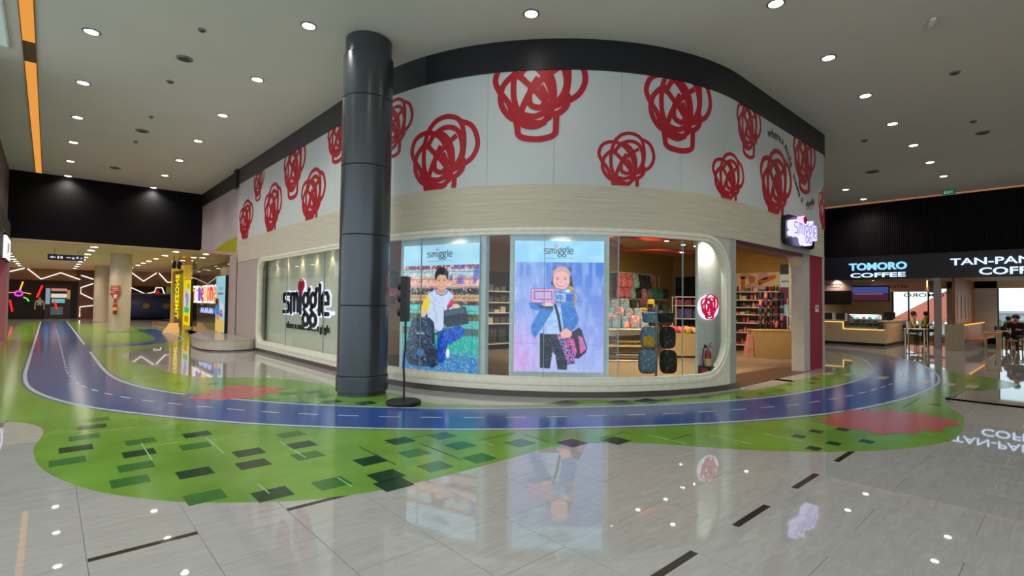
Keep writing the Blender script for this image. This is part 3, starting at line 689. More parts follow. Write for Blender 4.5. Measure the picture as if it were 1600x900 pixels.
A.ell(238, 500, 26, 20, (24, 26, 36)); A.ell(238, 498, 15, 11, (226, 172, 150)); A.ell(238, 488, 20, 12, (232, 180, 160))
bp_n = [(9, .5, (60, 82, 124), .55), (6, .7, (120, 160, 200), .45), (14, .6, (20, 20, 40), .7)]
A.poly([(172, 528), (196, 508), (275, 510), (300, 535), (308, 640), (322, 690), (326, 760), (300, 776), (165, 772), (146, 745), (138, 700), (148, 630)], (34, 40, 60), 1, bp_n)
A.poly([(168, 670), (185, 655), (285, 658), (302, 680), (305, 752), (290, 768), (165, 764), (156, 740)], (26, 30, 48), 1, bp_n); A.line([(165, 670), (190, 652), (285, 655), (304, 676)], 4, (12, 12, 20))
A.line([(172, 600), (178, 540), (200, 520), (270, 522), (292, 548), (296, 640)], 3, (14, 14, 24)); A.line([(300, 575), (322, 580), (324, 700)], 4, (16, 16, 26)); A.ell(225, 700, 22, 22, (70, 130, 190), .6); A.line([(205, 598), (245, 596)], 7, (170, 200, 225), .8)
A.poly([(354, 470), (470, 448), (488, 535), (372, 560), (352, 540)], (30, 38, 56), 1, [(8, .6, (60, 80, 110), .6)]); A.poly([(358, 474), (462, 455), (468, 478), (362, 500)], (70, 96, 120), .8); A.line([(356, 512), (482, 492)], 3, (12, 14, 22)); A.line([(372, 470), (385, 446), (440, 440), (455, 452)], 6, (20, 20, 30)); A.ell(418, 446, 20, 12, (240, 180, 170))
# poster of the girl (x 80..562, y 86..812)
Bp = Paint(150, 230, 80, 86, 562, 812, (110, 150, 225), 5)
f = np.clip((Bp.Y-200)/600+(1-(Bp.X-80)/480)*.35-.12, 0, 1); Bp.C = hexc((62, 116, 214))*(1-f[..., None])+hexc((176, 178, 236))*f[..., None]
Bp.mix(np.clip((Bp.Y-480)/250, 0, 1)*np.clip(1-(Bp.X-80)/220, 0, 1), (226, 150, 226), .85)
Bp.mix((Bp.noise(18, .3)-.4)*1.6, (196, 216, 246), .42); Bp.mix((Bp.noise(7)-.55)*3, (90, 120, 200), .25); Bp.mix((Bp.noise(60)-.4)*1.6*(Bp.X < 250)*(Bp.Y < 430), (190, 220, 250), .5)
for y in (420, 655): Bp.line([(80, y), (562, y+8)], 3, (90, 110, 180), .5)
for x in (190, 430): Bp.line([(x, 205), (x, 812)], 2, (110, 130, 200), .4)
Bp.mix((206-Bp.Y)/2, (150, 208, 246)); Bp.mix((Bp.noise(50)-.4)*(Bp.Y < 205), (200, 236, 250), .8)
Bp.logo(238, 158, 31, 28, 5.5, (44, 48, 66)); Bp.line([(240, 184), (395, 182)], 3, (80, 100, 140), .8)
Bp.line([(390, 360), (415, 375), (428, 400), (420, 430)], 3, (60, 80, 140))
Bp.ell(300, 242, 12, 14, (120, 92, 84)); Bp.ell(378, 246, 12, 13, (96, 74, 80))
Bp.poly([(278, 330), (288, 280), (300, 340)], (70, 50, 60)); Bp.poly([(276, 325), (300, 345), (390, 345), (398, 340), (388, 280), (290, 285)], (58, 44, 56))
Bp.poly([(366, 330), (398, 345), (412, 400), (410, 470), (398, 512), (380, 516), (368, 480)], (186, 128, 66), 1, [(8, .5, (226, 168, 96), .7)])
Bp.ell(335, 272, 46, 45, (196, 156, 146)); Bp.ell(333, 306, 45, 52, (246, 176, 176)); Bp.poly([(290, 290), (300, 258), (335, 246), (368, 256), (380, 290), (378, 262), (350, 232), (312, 234), (290, 258)], (206, 168, 160))
for x in (313, 355): Bp.ell(x, 298, 7, 4, (150, 80, 110)); Bp.line([(x-9, 290), (x+9, 289)], 2.4, (180, 110, 110))
Bp.line([(334, 300), (331, 316), (338, 318)], 2, (226, 140, 140)); Bp.line([(310, 325), (320, 334), (342, 334), (356, 325)], 7, (200, 60, 100)); Bp.line([(314, 327), (334, 332), (352, 327)], 4, (250, 246, 250))
Bp.poly([(220, 600), (370, 600), (372, 700), (368, 800), (318, 800), (304, 720), (290, 700), (276, 795), (222, 792)], (24, 28, 44), 1, [(5, .78, (150, 160, 200), .45)]); Bp.poly([(290, 712), (306, 722), (300, 780), (284, 770)], (190, 190, 236))
Bp.poly([(246, 470), (300, 440), (345, 470), (346, 604), (240, 604)], (176, 200, 244), 1, [(16, .55, (140, 170, 230), .6)])
jn = [(16, .5, (34, 96, 184), .5), (9, .66, (110, 170, 230), .35)]
Bp.poly([(158, 430), (290, 432), (292, 470), (262, 520), (226, 580), (192, 626), (172, 596), (172, 560), (216, 476), (170, 466)], (50, 122, 204), 1, jn)
Bp.poly([(330, 436), (400, 432), (414, 470), (428, 520), (418, 556), (388, 590), (350, 600), (340, 520)], (44, 112, 198), 1, jn)
Bp.line([(300, 440), (318, 500), (334, 590)], 15, (22, 24, 36))
Bp.poly([(168, 352), (300, 350), (400, 366), (402, 430), (300, 436), (170, 432)], (214, 150, 206), 1, [(8, .6, (240, 190, 230), .8)])
Bp.poly([(292, 358), (402, 368), (402, 432), (300, 434)], (112, 160, 214), 1, [(8, .55, (60, 110, 180), .7)])
Bp.line([(188, 368), (282, 368), (284, 412), (190, 412), (188, 368)], 3.4, (30, 30, 80)); Bp.poly([(196, 374), (276, 374), (276, 406), (196, 406)], (200, 170, 224)); Bp.line([(170, 354), (300, 350), (400, 366), (402, 430), (172, 432), (170, 354)], 3, (70, 50, 110)); Bp.poly([(360, 380), (394, 382), (394, 424), (362, 424)], (44, 92, 190)); Bp.ell(368, 364, 14, 8, (210, 230, 240)); Bp.line([(330, 360), (332, 432)], 4, (50, 70, 120)); Bp.line([(310, 380), (352, 386), (350, 420), (310, 414)], 3, (240, 240, 250))
Bp.ell(262, 440, 30, 10, (244, 196, 190)); Bp.poly([(200, 440), (235, 450), (290, 450), (292, 470), (220, 462)], (40, 60, 110))
bagn = [(9, .5, (226, 60, 160), .85), (7, .58, (70, 130, 220), .85), (5, .7, (250, 170, 210), .8)]
Bp.poly([(312, 610), (376, 606), (412, 720), (410, 765), (372, 772), (346, 700)], (40, 34, 80), 1, bagn); Bp.poly([(380, 600), (430, 564), (446, 580), (476, 680), (468, 704), (430, 738), (408, 736)], (26, 22, 44), 1, None)
Bp.poly([(428, 610), (450, 620), (470, 682), (440, 712)], (226, 80, 150), 1, bagn); Bp.poly([(382, 626), (404, 630), (420, 700), (410, 730)], (214, 60, 130), 1, bagn); Bp.ell(362, 602, 30, 22, (246, 170, 170)); Bp.poly([(336, 590), (362, 570), (392, 590), (390, 612), (344, 626)], (244, 172, 170)); Bp.line([(345, 600), (338, 626)], 8, (244, 172, 170)); Bp.line([(358, 606), (352, 628)], 7, (240, 160, 160))
M_SCREEN = m_screen(1.12)
def poster(P, a, b, bz, tz, ba, bb, bbz, btz, label, boardlabel):
    a = Vector(a); b = Vector(b); ex = (b-a); Ls = ex.length; ex.normalize(); nrm = Vector((ex.y, -ex.x))
    if nrm.dot(Vector((-4, -4))) < 0: nrm = -nrm
    t = thing('light_box_poster', label, 'poster', (a.x, a.y, 0))
    o3 = Vector((a.x, a.y, 0)); A2 = (Vector(ba)-a); B2 = (Vector(bb)-a)
    u0, u1 = A2.dot(ex), B2.dot(ex)
    fm = lambda x, z, d: Vector((ex.x*x+nrm.x*d, ex.y*x+nrm.y*d, z))
    mb = MB().box(u0, u1, bbz, btz, -.16, -.04); obj('display_board', mb.mp(fm), M_GREYB, t)
    mb = MB().box(-.02, Ls+.02, bz-.02, tz+.02, -.04, .015); obj('light_box', mb.mp(fm), M_WHITE, t)
    screen('printed_face', P, lambda u, v: fm(u*Ls, tz+(bz-tz)*v, .017), M_SCREEN, t)
    mb = MB().box(u0, u1, 0, bbz, -.16, -.1); obj('kick_plate', mb.mp(fm), M_WHITE, t)
    return t
poster(A, (5.40, 9.25), (5.99, 7.50), .29, 2.77, (5.38, 9.37), (6.04, 7.40), .2, 2.98, 'backlit poster of a crouching boy holding a dark backpack and lunch bag', '')
poster(Bp, (6.36, 6.93), (7.53, 5.79), .39, 2.79, (6.3, 7.0), (7.62, 5.73), .2, 2.99, 'backlit poster of a girl in a denim jacket holding up a pencil case', '')
# two grey partition strips either side of the gap between the posters
for s_, z_ in ((2.95, 0),):
    pass
# ---- left window: backing wall with black wordmark glowing white
bw = thing('window_backdrop', 'cream vertical panelled backdrop standing inside the left shop window', 'backdrop', (0, 0, 0))
je = [-10.2, -7.59, -6.19, -4.86, -3.55, -2.45, -1.25]
for i in range(6): obj('backdrop_panel', strip(MB(), srange(je[i]+.004, je[i+1]-.004), 0.2, 2.97, -.36, -.32), mat('backdrop cream', (228, 218, 194), .5), bw)
for k, s_ in enumerate((-6.9, -5.95, -4.75, -3.7, -2.7)):
    t = thing('recessed_spotlight', 'small warm spotlight above the cream backdrop, %s from the left' % ('first', 'second', 'third', 'fourth', 'fifth')[k], 'spotlight', F(s_, 2.975, -.17))
    obj('trim_ring', MB().lathe([(.05, -.008), (.05, 0)], n=16), M_WHITE, t); obj('bulb', MB().lathe([(.03, -.012), (.03, -.002)], n=12), M_LAMP, t)
    l = bpy.data.lights.new('spot', 'SPOT'); l.energy = 16; l.color = (1, .80, .50); l.spot_size = math.radians(64); l.spot_blend = .7; l.shadow_soft_size = .02
    lo = bpy.data.objects.new('spot_lamp', l); COL.objects.link(lo); lo.parent = t; lo.location = (0, 0, -.03)
    x, y = fp(s_, -.32); x0, y0 = fp(s_, -.17); lo.rotation_euler = Vector((x-x0, y-y0, -.8)).to_track_quat('-Z', 'Y').to_euler()
lg = thing('wordmark_sign', 'black smiggle lettering with white glow and red scribble on the left window backdrop', 'sign', F(-4.42, 1.4, -.32))
o3 = Vector(F(-4.42, 1.4, -.32)); fmL = lambda off: (lambda x, y, z: Vector(F(-4.42+x, 1.4+y, -.318+off+z))-o3)
GLW = glow('white halo', (224, 226, 255), 1.6)
obj('halo', wordmark_mb(-1.70, -.12, .66, .56, .10, .03, .09).mp(fmL(0)), GLW, lg)
obj('lettering', wordmark_mb(-1.70, -.12, .66, .56, .115, .04).mp(fmL(.03)), mat('sign black', (22, 18, 26), .4), lg)
obj('scribble_halo', MB().prism(ell(-.28, .62, .27, .23, 0, 24), 0, .03).mp(fmL(0)), GLW, lg)
obj('scribble', scribble(MB(), -.28, .62, .44, .36, .026, None, .03, .06).mp(fmL(0)), mat('magenta red', (190, 20, 60), .4), lg)
obj('full_stop', MB().prism(ell(1.86, -.08, .09, .05, 0, 12), 0, .05).mp(fmL(0)), GLW, lg)
obj('tagline', text_mb('where a smile meets a giggle', 1, .02, .01, fit=(3.25, .26)).mp(lambda x, y, z: fmL(.02)(x+.05, y-.52, z)), mat('sign black', (22, 18, 26), .4), lg)
for k, s_ in enumerate((2.2, 4.4, 6.2, 7.75)):
    t = thing('recessed_spotlight', 'small white spotlight in the window soffit, %s of four along the posters' % ('first', 'second', 'third', 'last')[k], 'spotlight', F(s_, 2.965, -.195))
    obj('trim_ring', MB().lathe([(.05, -.008), (.05, 0)], n=16), M_WHITE, t); obj('bulb', MB().lathe([(.03, -.012), (.03, -.002)], n=12), M_LAMP, t)
    l = bpy.data.lights.new('spot', 'SPOT'); l.energy = (9, 9, 9, 60)[k]; l.color = (1, .93, .82); l.spot_size = math.radians(130); l.spot_blend = .9; l.shadow_soft_size = .03
    lo = bpy.data.objects.new('spot_lamp', l); COL.objects.link(lo); lo.parent = t; lo.location = (0, 0, -.03)
    xi, yi = fp(s_, -.5); xo, yo = fp(s_, -.195); lo.rotation_euler = Vector((xi-xo, yi-yo, -.9)).to_track_quat('-Z', 'Y').to_euler()
ls_ = thing('soffit_light', 'long cool white light strip along the window soffit over the two posters', 'light strip', (0, 0, 0))
obj('diffuser', strip(MB(), srange(1.0, 7.3), 2.957, 2.969, -.31, -.13), glow('cool soffit led', (206, 222, 250), 1.15), ls_); obj('housing', strip(MB(), srange(1.0, 7.3), 2.95, 2.97, -.325, -.312), M_WHITE, ls_)
# ---- round scribble logo on the return panel at the window's right end
rp = thing('return_panel', 'white vertical return panel at the right end of the shop window', 'panel', (0, 0, 0))
obj('board', strip(MB(), srange(7.50, 8.7), .22, 2.97, -.41, -.35), M_WHITE, rp)
nl = thing('scribble_neon', 'round red scribble logo with a white halo on the white return panel', 'sign', F(7.84, 1.6, -.35))
o4 = Vector(F(7.84, 1.6, -.35)); fm4 = lambda x, y, z: Vector(F(7.84+x, 1.6+y, -.35+z))-o4
obj('halo_disc', MB().prism([(a*1.1, b) for a, b in ell(0, 0, .33, .25, 0, 28)], .0, .035).mp(fm4), glow('pale halo', (236, 236, 255), 1.25), nl)
obj('scribble', scribble(MB(), 0, .02, .60, .42, .017, None, .035, .06).mp(fm4), glow('pink red neon', (226, 20, 74), .9), nl)
# ---- blade sign above the entrance
sg = thing('entrance_sign', 'glowing violet smiggle letters on a black rounded box above the shop entrance', 'sign', F(11.62, 3.44, 0))
o5 = Vector(F(11.62, 3.44, 0)); fm5 = lambda off: (lambda x, y, z: Vector(F(11.62+x, 3.44+y, off+z))-o5)
obj('sign_box', MB().prism([(.0+a, b) for a, b in ell(0, 0, .98, .36, 0, 48, .28)], 0, .10).mp(fm5(0)), mat('sign box black', (20, 18, 30), .25), sg, False)
GLV = glow('violet white led', (206, 200, 255), 1.5)
obj('letter_faces', wordmark_mb(-.84, -.10, .30, .27, .10, .14, .02).mp(fm5(.10)), GLV, sg)
obj('letter_grooves', wordmark_mb(-.84, -.10, .30, .27, .022, .012).mp(fm5(.235)), mat('violet groove', (120, 104, 200), .5, emit=.5), sg)
obj('scribble_dot', MB().prism(ell(-.14, .28, .13, .10, 0, 20), 0, .14).mp(fm5(.10)), glow('pink led', (236, 190, 250), 1.3), sg)
obj('scribble_line', scribble(MB(), -.14, .28, .2, .15, .011, None, 0, .01).mp(fm5(.24)), M_SCRIB, sg)

# ---- fire extinguisher on its box stand at the window end
def extinguisher(name, label, loc, h=.58, r=.055, stand=True):
    t = thing(name, label, 'fire extinguisher', loc)
    R = mat('extinguisher red', (176, 16, 22), .3)
    if stand:
        obj('stand', MB().box(-.14, .14, -.13, .13, 0, .24), M_BLK, t); obj('stand_label', MB().box(-.145, -.139, -.06, .06, .04, .2), R, t)
    z = .06 if stand else 0
    obj('cylinder', MB().lathe([(r*.9, z), (r, z+.02), (r, z+h*.72), (r*.75, z+h*.8), (r*.35, z+h*.85), (r*.3, z+h*.88)], n=24), R, t, True)
    obj('label_band', MB().lathe([(r+.001, z+h*.3), (r+.001, z+h*.55)], n=24, cap=False), mat('extinguisher label', (220, 190, 120), .4), t, True)
    vl = obj('valve', MB().lathe([(r*.3, z+h*.87), (r*.35, z+h*.95)], n=12), M_STEEL, t)
    obj('lever', MB().tube([(0, 0, z+h*.95), (.05, -.05, z+h*1.08)], .009, 6).tube([(0, 0, z+h*.93), (.06, -.06, z+h*.95)], .009, 6), R, vl)
    obj('gauge', MB().blob((-.035, .035, z+h*.97), .03, .03, .03, 1), M_BLK, t)
    obj('hose', MB().tube([(-.01, .02, z+h*.92), (-.05, .06, z+h*.9), (-.07, .075, z+h*.6), (-.05, .055, z+h*.25)], .010, 8), M_BLK, t, True)
    return t
e1 = F(7.62, .22, -.20)
extinguisher('fire_extinguisher', 'red fire extinguisher in a black box stand behind the window glass', (e1[0], e1[1], .221), .58, .062)

# ================================================================= GOODS
def colmat(n_, rgb, spots=None):
    k = 'fabric '+n_
    if k in MATS: return MATS[k]
    m = mat(k, rgb, .75, var=(14., .25, (1, 1, 1)))
    if spots:
        n = m.node_tree.nodes; L = m.node_tree.links; p = n['Principled BSDF']
        src = p.inputs['Base Color'].links[0].from_socket
        tc = n.new('ShaderNodeTexCoord'); vo = n.new('ShaderNodeTexVoronoi'); vo.inputs['Scale'].default_value = 15
        L.new(tc.outputs['Object'], vo.inputs['Vector']); gt = n.new('ShaderNodeMath'); gt.operation = 'LESS_THAN'; gt.inputs[1].default_value = .36; L.new(vo.outputs['Distance'], gt.inputs[0])
        mx = n.new('ShaderNodeMix'); mx.data_type = 'RGBA'; L.new(gt.outputs[0], mx.inputs[0]); L.new(src, mx.inputs[6]); mx.inputs[7].default_value = (*lin(spots), 1); L.new(mx.outputs[2], p.inputs['Base Color'])
    return m
def backpack(label, loc, rz, s=1., m=None, pm=None, tm=None, group=None, tilt=0):
    t = thing('backpack', label, 'backpack', loc, rz, group); t.scale = (s, s, s); t.rotation_euler[0] = tilt
    b = obj('bag_body', MB().blob((0, 0, .21), .155, .09, .215, .55, 18, 12), m, t, True)
    fpk = obj('front_pocket', MB().blob((0, -.085, .13), .115, .045, .11, .5, 14, 8), pm or m, t, True)
    obj('zip', MB().tube([(.12*math.cos(a), -.083, .24+.1*math.sin(a)) for a in [PI*i/10 for i in range(11)]], .004, 5), tm or M_BLK, fpk)
    obj('top_handle', MB().tube([(-.035, .02, .41), (-.03, .02, .455), (.03, .02, .455), (.035, .02, .41)], .008, 6), tm or M_BLK, t)
    for sx in (-1, 1): obj('shoulder_strap', MB().tube([(sx*.06, .08, .38), (sx*.08, .15, .3), (sx*.08, .14, .14), (sx*.09, .08, .04)], .015, 6), tm or M_BLK, t, True)
    return t
PINK = colmat('pink', (226, 112, 124), (240, 170, 170)); MINT = colmat('mint', (150, 196, 176), (220, 230, 220)); DARK = colmat('charcoal', (40, 40, 48), (84, 84, 100))
TEAL = colmat('teal', (46, 140, 116), (90, 180, 150)); GREYP = colmat('grey pattern', (128, 138, 150), (196, 176, 178)); BLUEB = colmat('denim blue', (110, 146, 176), (150, 180, 200))
BLACKB = colmat('black green', (20, 30, 30), (50, 84, 60)); YEL = colmat('yellow', (226, 180, 50)); PURP = colmat('purple', (70, 52, 100), (110, 90, 150)); CREAMF = colmat('cream fabric', (220, 180, 150), (236, 206, 170)); ROSE = colmat('rose', (220, 70, 110), (246, 150, 160)); PINKP = colmat('pink pattern', (214, 120, 120), (250, 220, 210))
# back wall shelving (b = 11.7)
shf = thing('shelf_unit', 'white shelf unit of backpacks on the wooden back wall', 'shelving', (17.1, 11.45, 0))
for z, x0, x1 in ((2.83, -1.7, .5), (1.86, -1.9, 1.75), (1.45, -1.9, .2), (1.40, -.1, 1.75), (.95, -1.9, 1.75), (.5, -1.9, 1.75)):
    obj('shelf_board', MB().box(x0, x1, -.22, .2, z-.03, z), M_WHITE, shf)
obj('back_panel', MB().box(-1.9, 1.75, .22, .25, .1, 1.86), M_WHITE, shf)
for x in (-1.9, .0, 1.75): obj('upright', MB().box(x-.02, x+.02, .16, .2, 0, 2.85), M_WMETAL, shf)
gp = thing('graphic_board', 'cream graphic board with green and orange shapes left of the wall corner', 'wall graphic', (18.15, 11.68, 2.48))
obj('board', MB().box(-.75, .5, -.02, 0, -.42, .36), mat('board cream', (226, 206, 166), .6), gp)
rot = Matrix.Rotation(PI/2, 4, 'X')
def flat(P, d, m, par, base=(0, 0, 0)): obj('printed_shape', MB().prism(P, 0, .004).xf(Matrix.Translation((base[0], -.022-d, base[2]))@rot), m, par)
flat(ell(-.12, .2, .16, .14), 0, mat('print green', (130, 176, 60), .6), gp); flat([(-.3, -.35), (-.1, -.35), (.1, .1), (-.1, .05)], 0, mat('print orange', (206, 150, 30), .6), gp); flat([(.1, -.35), (.3, -.35), (.42, .2), (.3, .3)], 0, MATS['print orange'], gp); flat(ell(.3, .25, .1, .1), .005, mat('print pink', (226, 150, 170), .6), gp)
row1 = [('pink', PINK, 15.65), ('pink', PINK, 16.06), ('mint', MINT, 16.47), ('charcoal', DARK, 16.88), ('charcoal', DARK, 17.29)]
for k, (n_, m_, x) in enumerate(row1):
    dupn = {0: 'first', 1: 'second'}.get(k % 2)
    backpack('%s backpack in the back wall top row, %s from its left end' % (n_, ('first', 'second', 'third', 'fourth', 'fifth')[k]), (x, 11.22, 2.24), 0, 1.3, m_, m_, group='backpacks on the back wall')
row2 = [('pink', PINK), ('pink', PINK), ('mint', MINT), ('charcoal', DARK), ('pink patterned', PINKP), ('grey patterned', GREYP), ('teal', TEAL), ('teal', TEAL), ('charcoal', DARK)]
for k, (n_, m_) in enumerate(row2):
    backpack('%s backpack standing on the middle shelf of the back wall, %s from the left' % (n_, ('first', 'second', 'third', 'fourth', 'fifth', 'sixth', 'seventh', 'eighth', 'last')[k]), (15.65+k*.385, 11.28, 1.862), 0, 1.0, m_, m_, group='backpacks on the back wall')
def soft_case(label, loc, m, w_=.14, h=.1, grp=None, cat='lunch box', name='lunch_box', rz=0):
    t = thing(name, label, cat, loc, rz, grp)
    obj('case', MB().blob((0, 0, h), w_, .08, h, .35, 14, 8), m, t, True); obj('carry_handle', MB().tube([(-.05, 0, 2*h-.01), (-.045, 0, 2*h+.035), (.045, 0, 2*h+.035), (.05, 0, 2*h-.01)], .007, 6), M_BLK, t); return t
for k, (n_, m_) in enumerate([('pink', PINK), ('pink', PINK), ('pink', PINK), ('mint', MINT), ('mint', MINT), ('charcoal', DARK)]):
    soft_case('%s lunch bag on the lower left shelf of the back wall, %s along' % (n_, ('first', 'second', 'third', 'fourth', 'fifth', 'sixth')[k]), (15.6+k*.31, 11.28, 1.452), m_, .14, .12, 'lunch bags on the back wall')
for k, (n_, m_) in enumerate([('cream', CREAMF), ('yellow', YEL), ('mint', MINT), ('charcoal', DARK), ('teal', TEAL)]):
    soft_case('%s lunch bag on the lower right shelf of the back wall, %s along' % (n_, ('first', 'second', 'third', 'fourth', 'fifth')[k]), (17.45+k*.3, 11.28, 1.402), m_, .13, .12, 'lunch bags on the back wall')
# hanging-rack tables with piles of grey patterned bags in the middle of the floor
def tube_rack(label, loc, rz, L=1.3, H=.95):
    t = thing('tube_rack', label, 'display rack', loc, rz)
    for y in (-.35, .35):
        obj('frame_loop', MB().tube([(-L/2, y, H), (-L/2, y, .03), (L/2, y, .03), (L/2, y, H)], .022, 8, True), M_WMETAL, t, True)
    obj('top_shelf', MB().box(-L/2, L/2, -.36, .36, H-.02, H+.015), M_WHITE, t); obj('lower_shelf', MB().box(-L/2+.02, L/2-.02, -.33, .33, .42, .45), M_OAKL, t); return t
tube_rack('white tubular rack heaped with grey patterned backpacks, left of the revolving stand', (12.5, 8.85, .004), -YAW, 1.3, .92)
tube_rack('white tubular rack farther back by the golden wood box tables', (14.1, 9.6, .004), -YAW, 1.3, .92)
rs = random.Random(11)
dr = Vector((math.cos(-YAW), math.sin(-YAW))); dn = Vector((math.sin(YAW), math.cos(YAW)))
def at_rack(c, u, v): return (c[0]+dr.x*u+dn.x*v, c[1]+dr.y*u+dn.y*v)
k = 0
names = ['grey', 'grey', 'grey', 'pink', 'grey']; mm = [GREYP, GREYP, BLUEB, PINKP, GREYP]
for j, z in enumerate((.935, 1.18, 1.42)):
    for i in range(5-j):
        x, y = at_rack((12.5, 8.85), -.55+i*.27+.1*(j % 2), -.14+.06*j)
        q = (i+j*2) % 5
        backpack('%s patterned backpack heaped on the left rack, %s row, %s along' % ({0:'grey',1:'grey',2:'denim blue',3:'pink',4:'grey'}[q], ('lower', 'middle', 'upper')[j], ('first', 'second', 'third', 'fourth', 'fifth')[i]), (x, y, z), -YAW+rs.uniform(-.5, .5), .84+.08*(q % 2), mm[q], mm[(q+1) % 5], group='backpacks heaped on the left rack')
for j in range(3):
    for i in range(5):
        x, y = at_rack((14.1, 9.6), -.56+i*.28, -.12+.1*j); n_, m_ = [('dark green', BLACKB), ('charcoal', DARK), ('wine red', colmat('wine', (110, 30, 50))), ('charcoal', DARK), ('yellow', YEL)][(i*2+j*3) % 5]
        backpack('%s backpack on the rear rack, %s row, %s along' % (n_, ('lower', 'middle', 'upper')[j], ('first', 'second', 'third', 'fourth', 'fifth')[i]), (x, y, .94+j*.27), -YAW+rs.uniform(-.4, .4), .78, m_, BLACKB, group='backpacks on the rear rack')
# wooden box tables with plush pieces
def box_table(label, loc, rz, L, W, H):
    t = thing('box_table', label, 'display table', loc, rz)
    obj('front_board', MB().box(-L/2, L/2, -W/2, -W/2+.03, .06, H), M_OAKL, t); obj('back_board', MB().box(-L/2, L/2, W/2-.03, W/2, .06, H), M_OAKL, t)
    obj('side_board', MB().box(-L/2, -L/2+.03, -W/2+.03, W/2-.03, .06, H), M_OAKL, t); obj('side_board', MB().box(L/2-.03, L/2, -W/2+.03, W/2-.03, .06, H), M_OAKL, t)
    obj('top_board', MB().box(-L/2-.01, L/2+.01, -W/2-.01, W/2+.01, H, H+.03), M_OAKL, t); obj('kick_base', MB().box(-L/2+.04, L/2-.04, -W/2+.04, W/2-.04, 0, .06), M_BLK, t); return t
bt = (14.95, 8.35)
box_table('golden oak box table heaped with pink and yellow plush goods near the return panel', (*bt, .004), -YAW, 1.3, .8, .72)
for i in range(16):
    u, v = -.5+(i % 6)*.2, -.25+(i//6)*.22; x, y = at_rack(bt, u, v); n_, m_ = [('yellow', YEL), ('rose', ROSE), ('pink', PINK), ('cream', CREAMF), ('rose', ROSE)][(i*3+1) % 5]
    t = thing('plush_pouch', '%s round plush pouch in the pile on the oak box table' % n_, 'plush pouch', (x, y, .756+(.02 if i % 2 else 0)), rs.uniform(0, 3), '%s plush pouches on the oak box table' % n_)
    obj('body', MB().blob((0, 0, .09), .11, .1, .09, .9, 12, 8), m_, t, True)
    for sx in (-1, 1): obj('ear', MB().blob((sx*.06, 0, .17), .03, .02, .04, 1, 8, 6), m_, t, True)
# small white shelf with purple boxes next to it
ws = thing('low_shelf_rack', 'white metal shelf rack of purple lunch cases beside the return panel', 'shelf rack', (16.3, 8.95, .004), -YAW)
for z in (.3, .8, 1.15, 1.6, 1.9): obj('shelf_board', MB().box(-.45, .45, -.2, .2, z, z+.025), M_WHITE, ws)
for sx in (-.45, .45):
    for sy in (-.19, .19): obj('post', MB().tube([(sx, sy, 0), (sx, sy, 1.93)], .014, 6), M_WMETAL, ws)
for i in range(6):
    x, y = at_rack((16.3, 8.95), -.3+(i % 3)*.3, -.03); z = (1.18, 1.63)[i//3]
    soft_case('%s lunch case on the %s board of the white shelf rack' % (('purple', 'wine red')[i//3], ('middle', 'upper')[i//3]), (x, y, z), (PURP, colmat('wine', (110, 30, 50)))[i//3], .13, (.17, .1)[i//3], '%s cases on the white shelf rack' % ('purple', 'wine red')[i//3], rz=-YAW)
# revolving stand close to the glass
rc = (9.98, 6.22)
rv = thing('revolving_stand', 'steel revolving stand with three tiers of backpacks just behind the window glass', 'display stand', (*rc, .004), -YAW)
obj('base_plate', MB().lathe([(.36, 0), (.36, .012), (.1, .03), (.03, .04)], n=36), M_STEEL, rv, True); obj('pole', MB().tube([(0, 0, .03), (0, 0, 1.62)], .03, 12), M_STEEL, rv, True)
for z in (.68, 1.1, 1.5):
    for a in (0, PI/2, PI, 3*PI/2): obj('hook_arm', MB().tube([(0, 0, z), (.3*math.cos(a), .3*math.sin(a), z), (.32*math.cos(a), .32*math.sin(a), z+.03)], .008, 6), M_STEEL, rv)
for (u, v, z, s, m_, pm, tm, ln) in ((-.24, -.16, .14, 1.25, BLUEB, BLUEB, BLUEB, 'denim blue backpack on the lowest tier of the revolving stand, left side'), (.24, -.1, .14, 1.2, BLACKB, BLACKB, M_BLK, 'black and green backpack on the lowest tier of the revolving stand, right side'),
        (-.22, -.16, .70, 1.08, BLUEB, YEL, BLUEB, 'denim blue backpack with a yellow pocket on the middle tier of the revolving stand'), (.22, -.1, .69, 1.12, BLACKB, DARK, M_BLK, 'black backpack with green straps on the middle tier of the revolving stand')):
    x, y = at_rack(rc, u, v); backpack(ln, (x, y, z), -YAW+u*.6, s, m_, pm, tm, group='bags on the revolving stand')
x, y = at_rack(rc, -.17, -.12); soft_case('grey blue lunch bag on the top tier of the revolving stand, left side', (x, y, 1.24), BLUEB, .16, .12, 'bags on the revolving stand', rz=-YAW)
x, y = at_rack(rc, .18, -.1); soft_case('black lunch bag on the top tier of the revolving stand, right side', (x, y, 1.24), BLACKB, .16, .12, 'bags on the revolving stand', rz=-YAW)
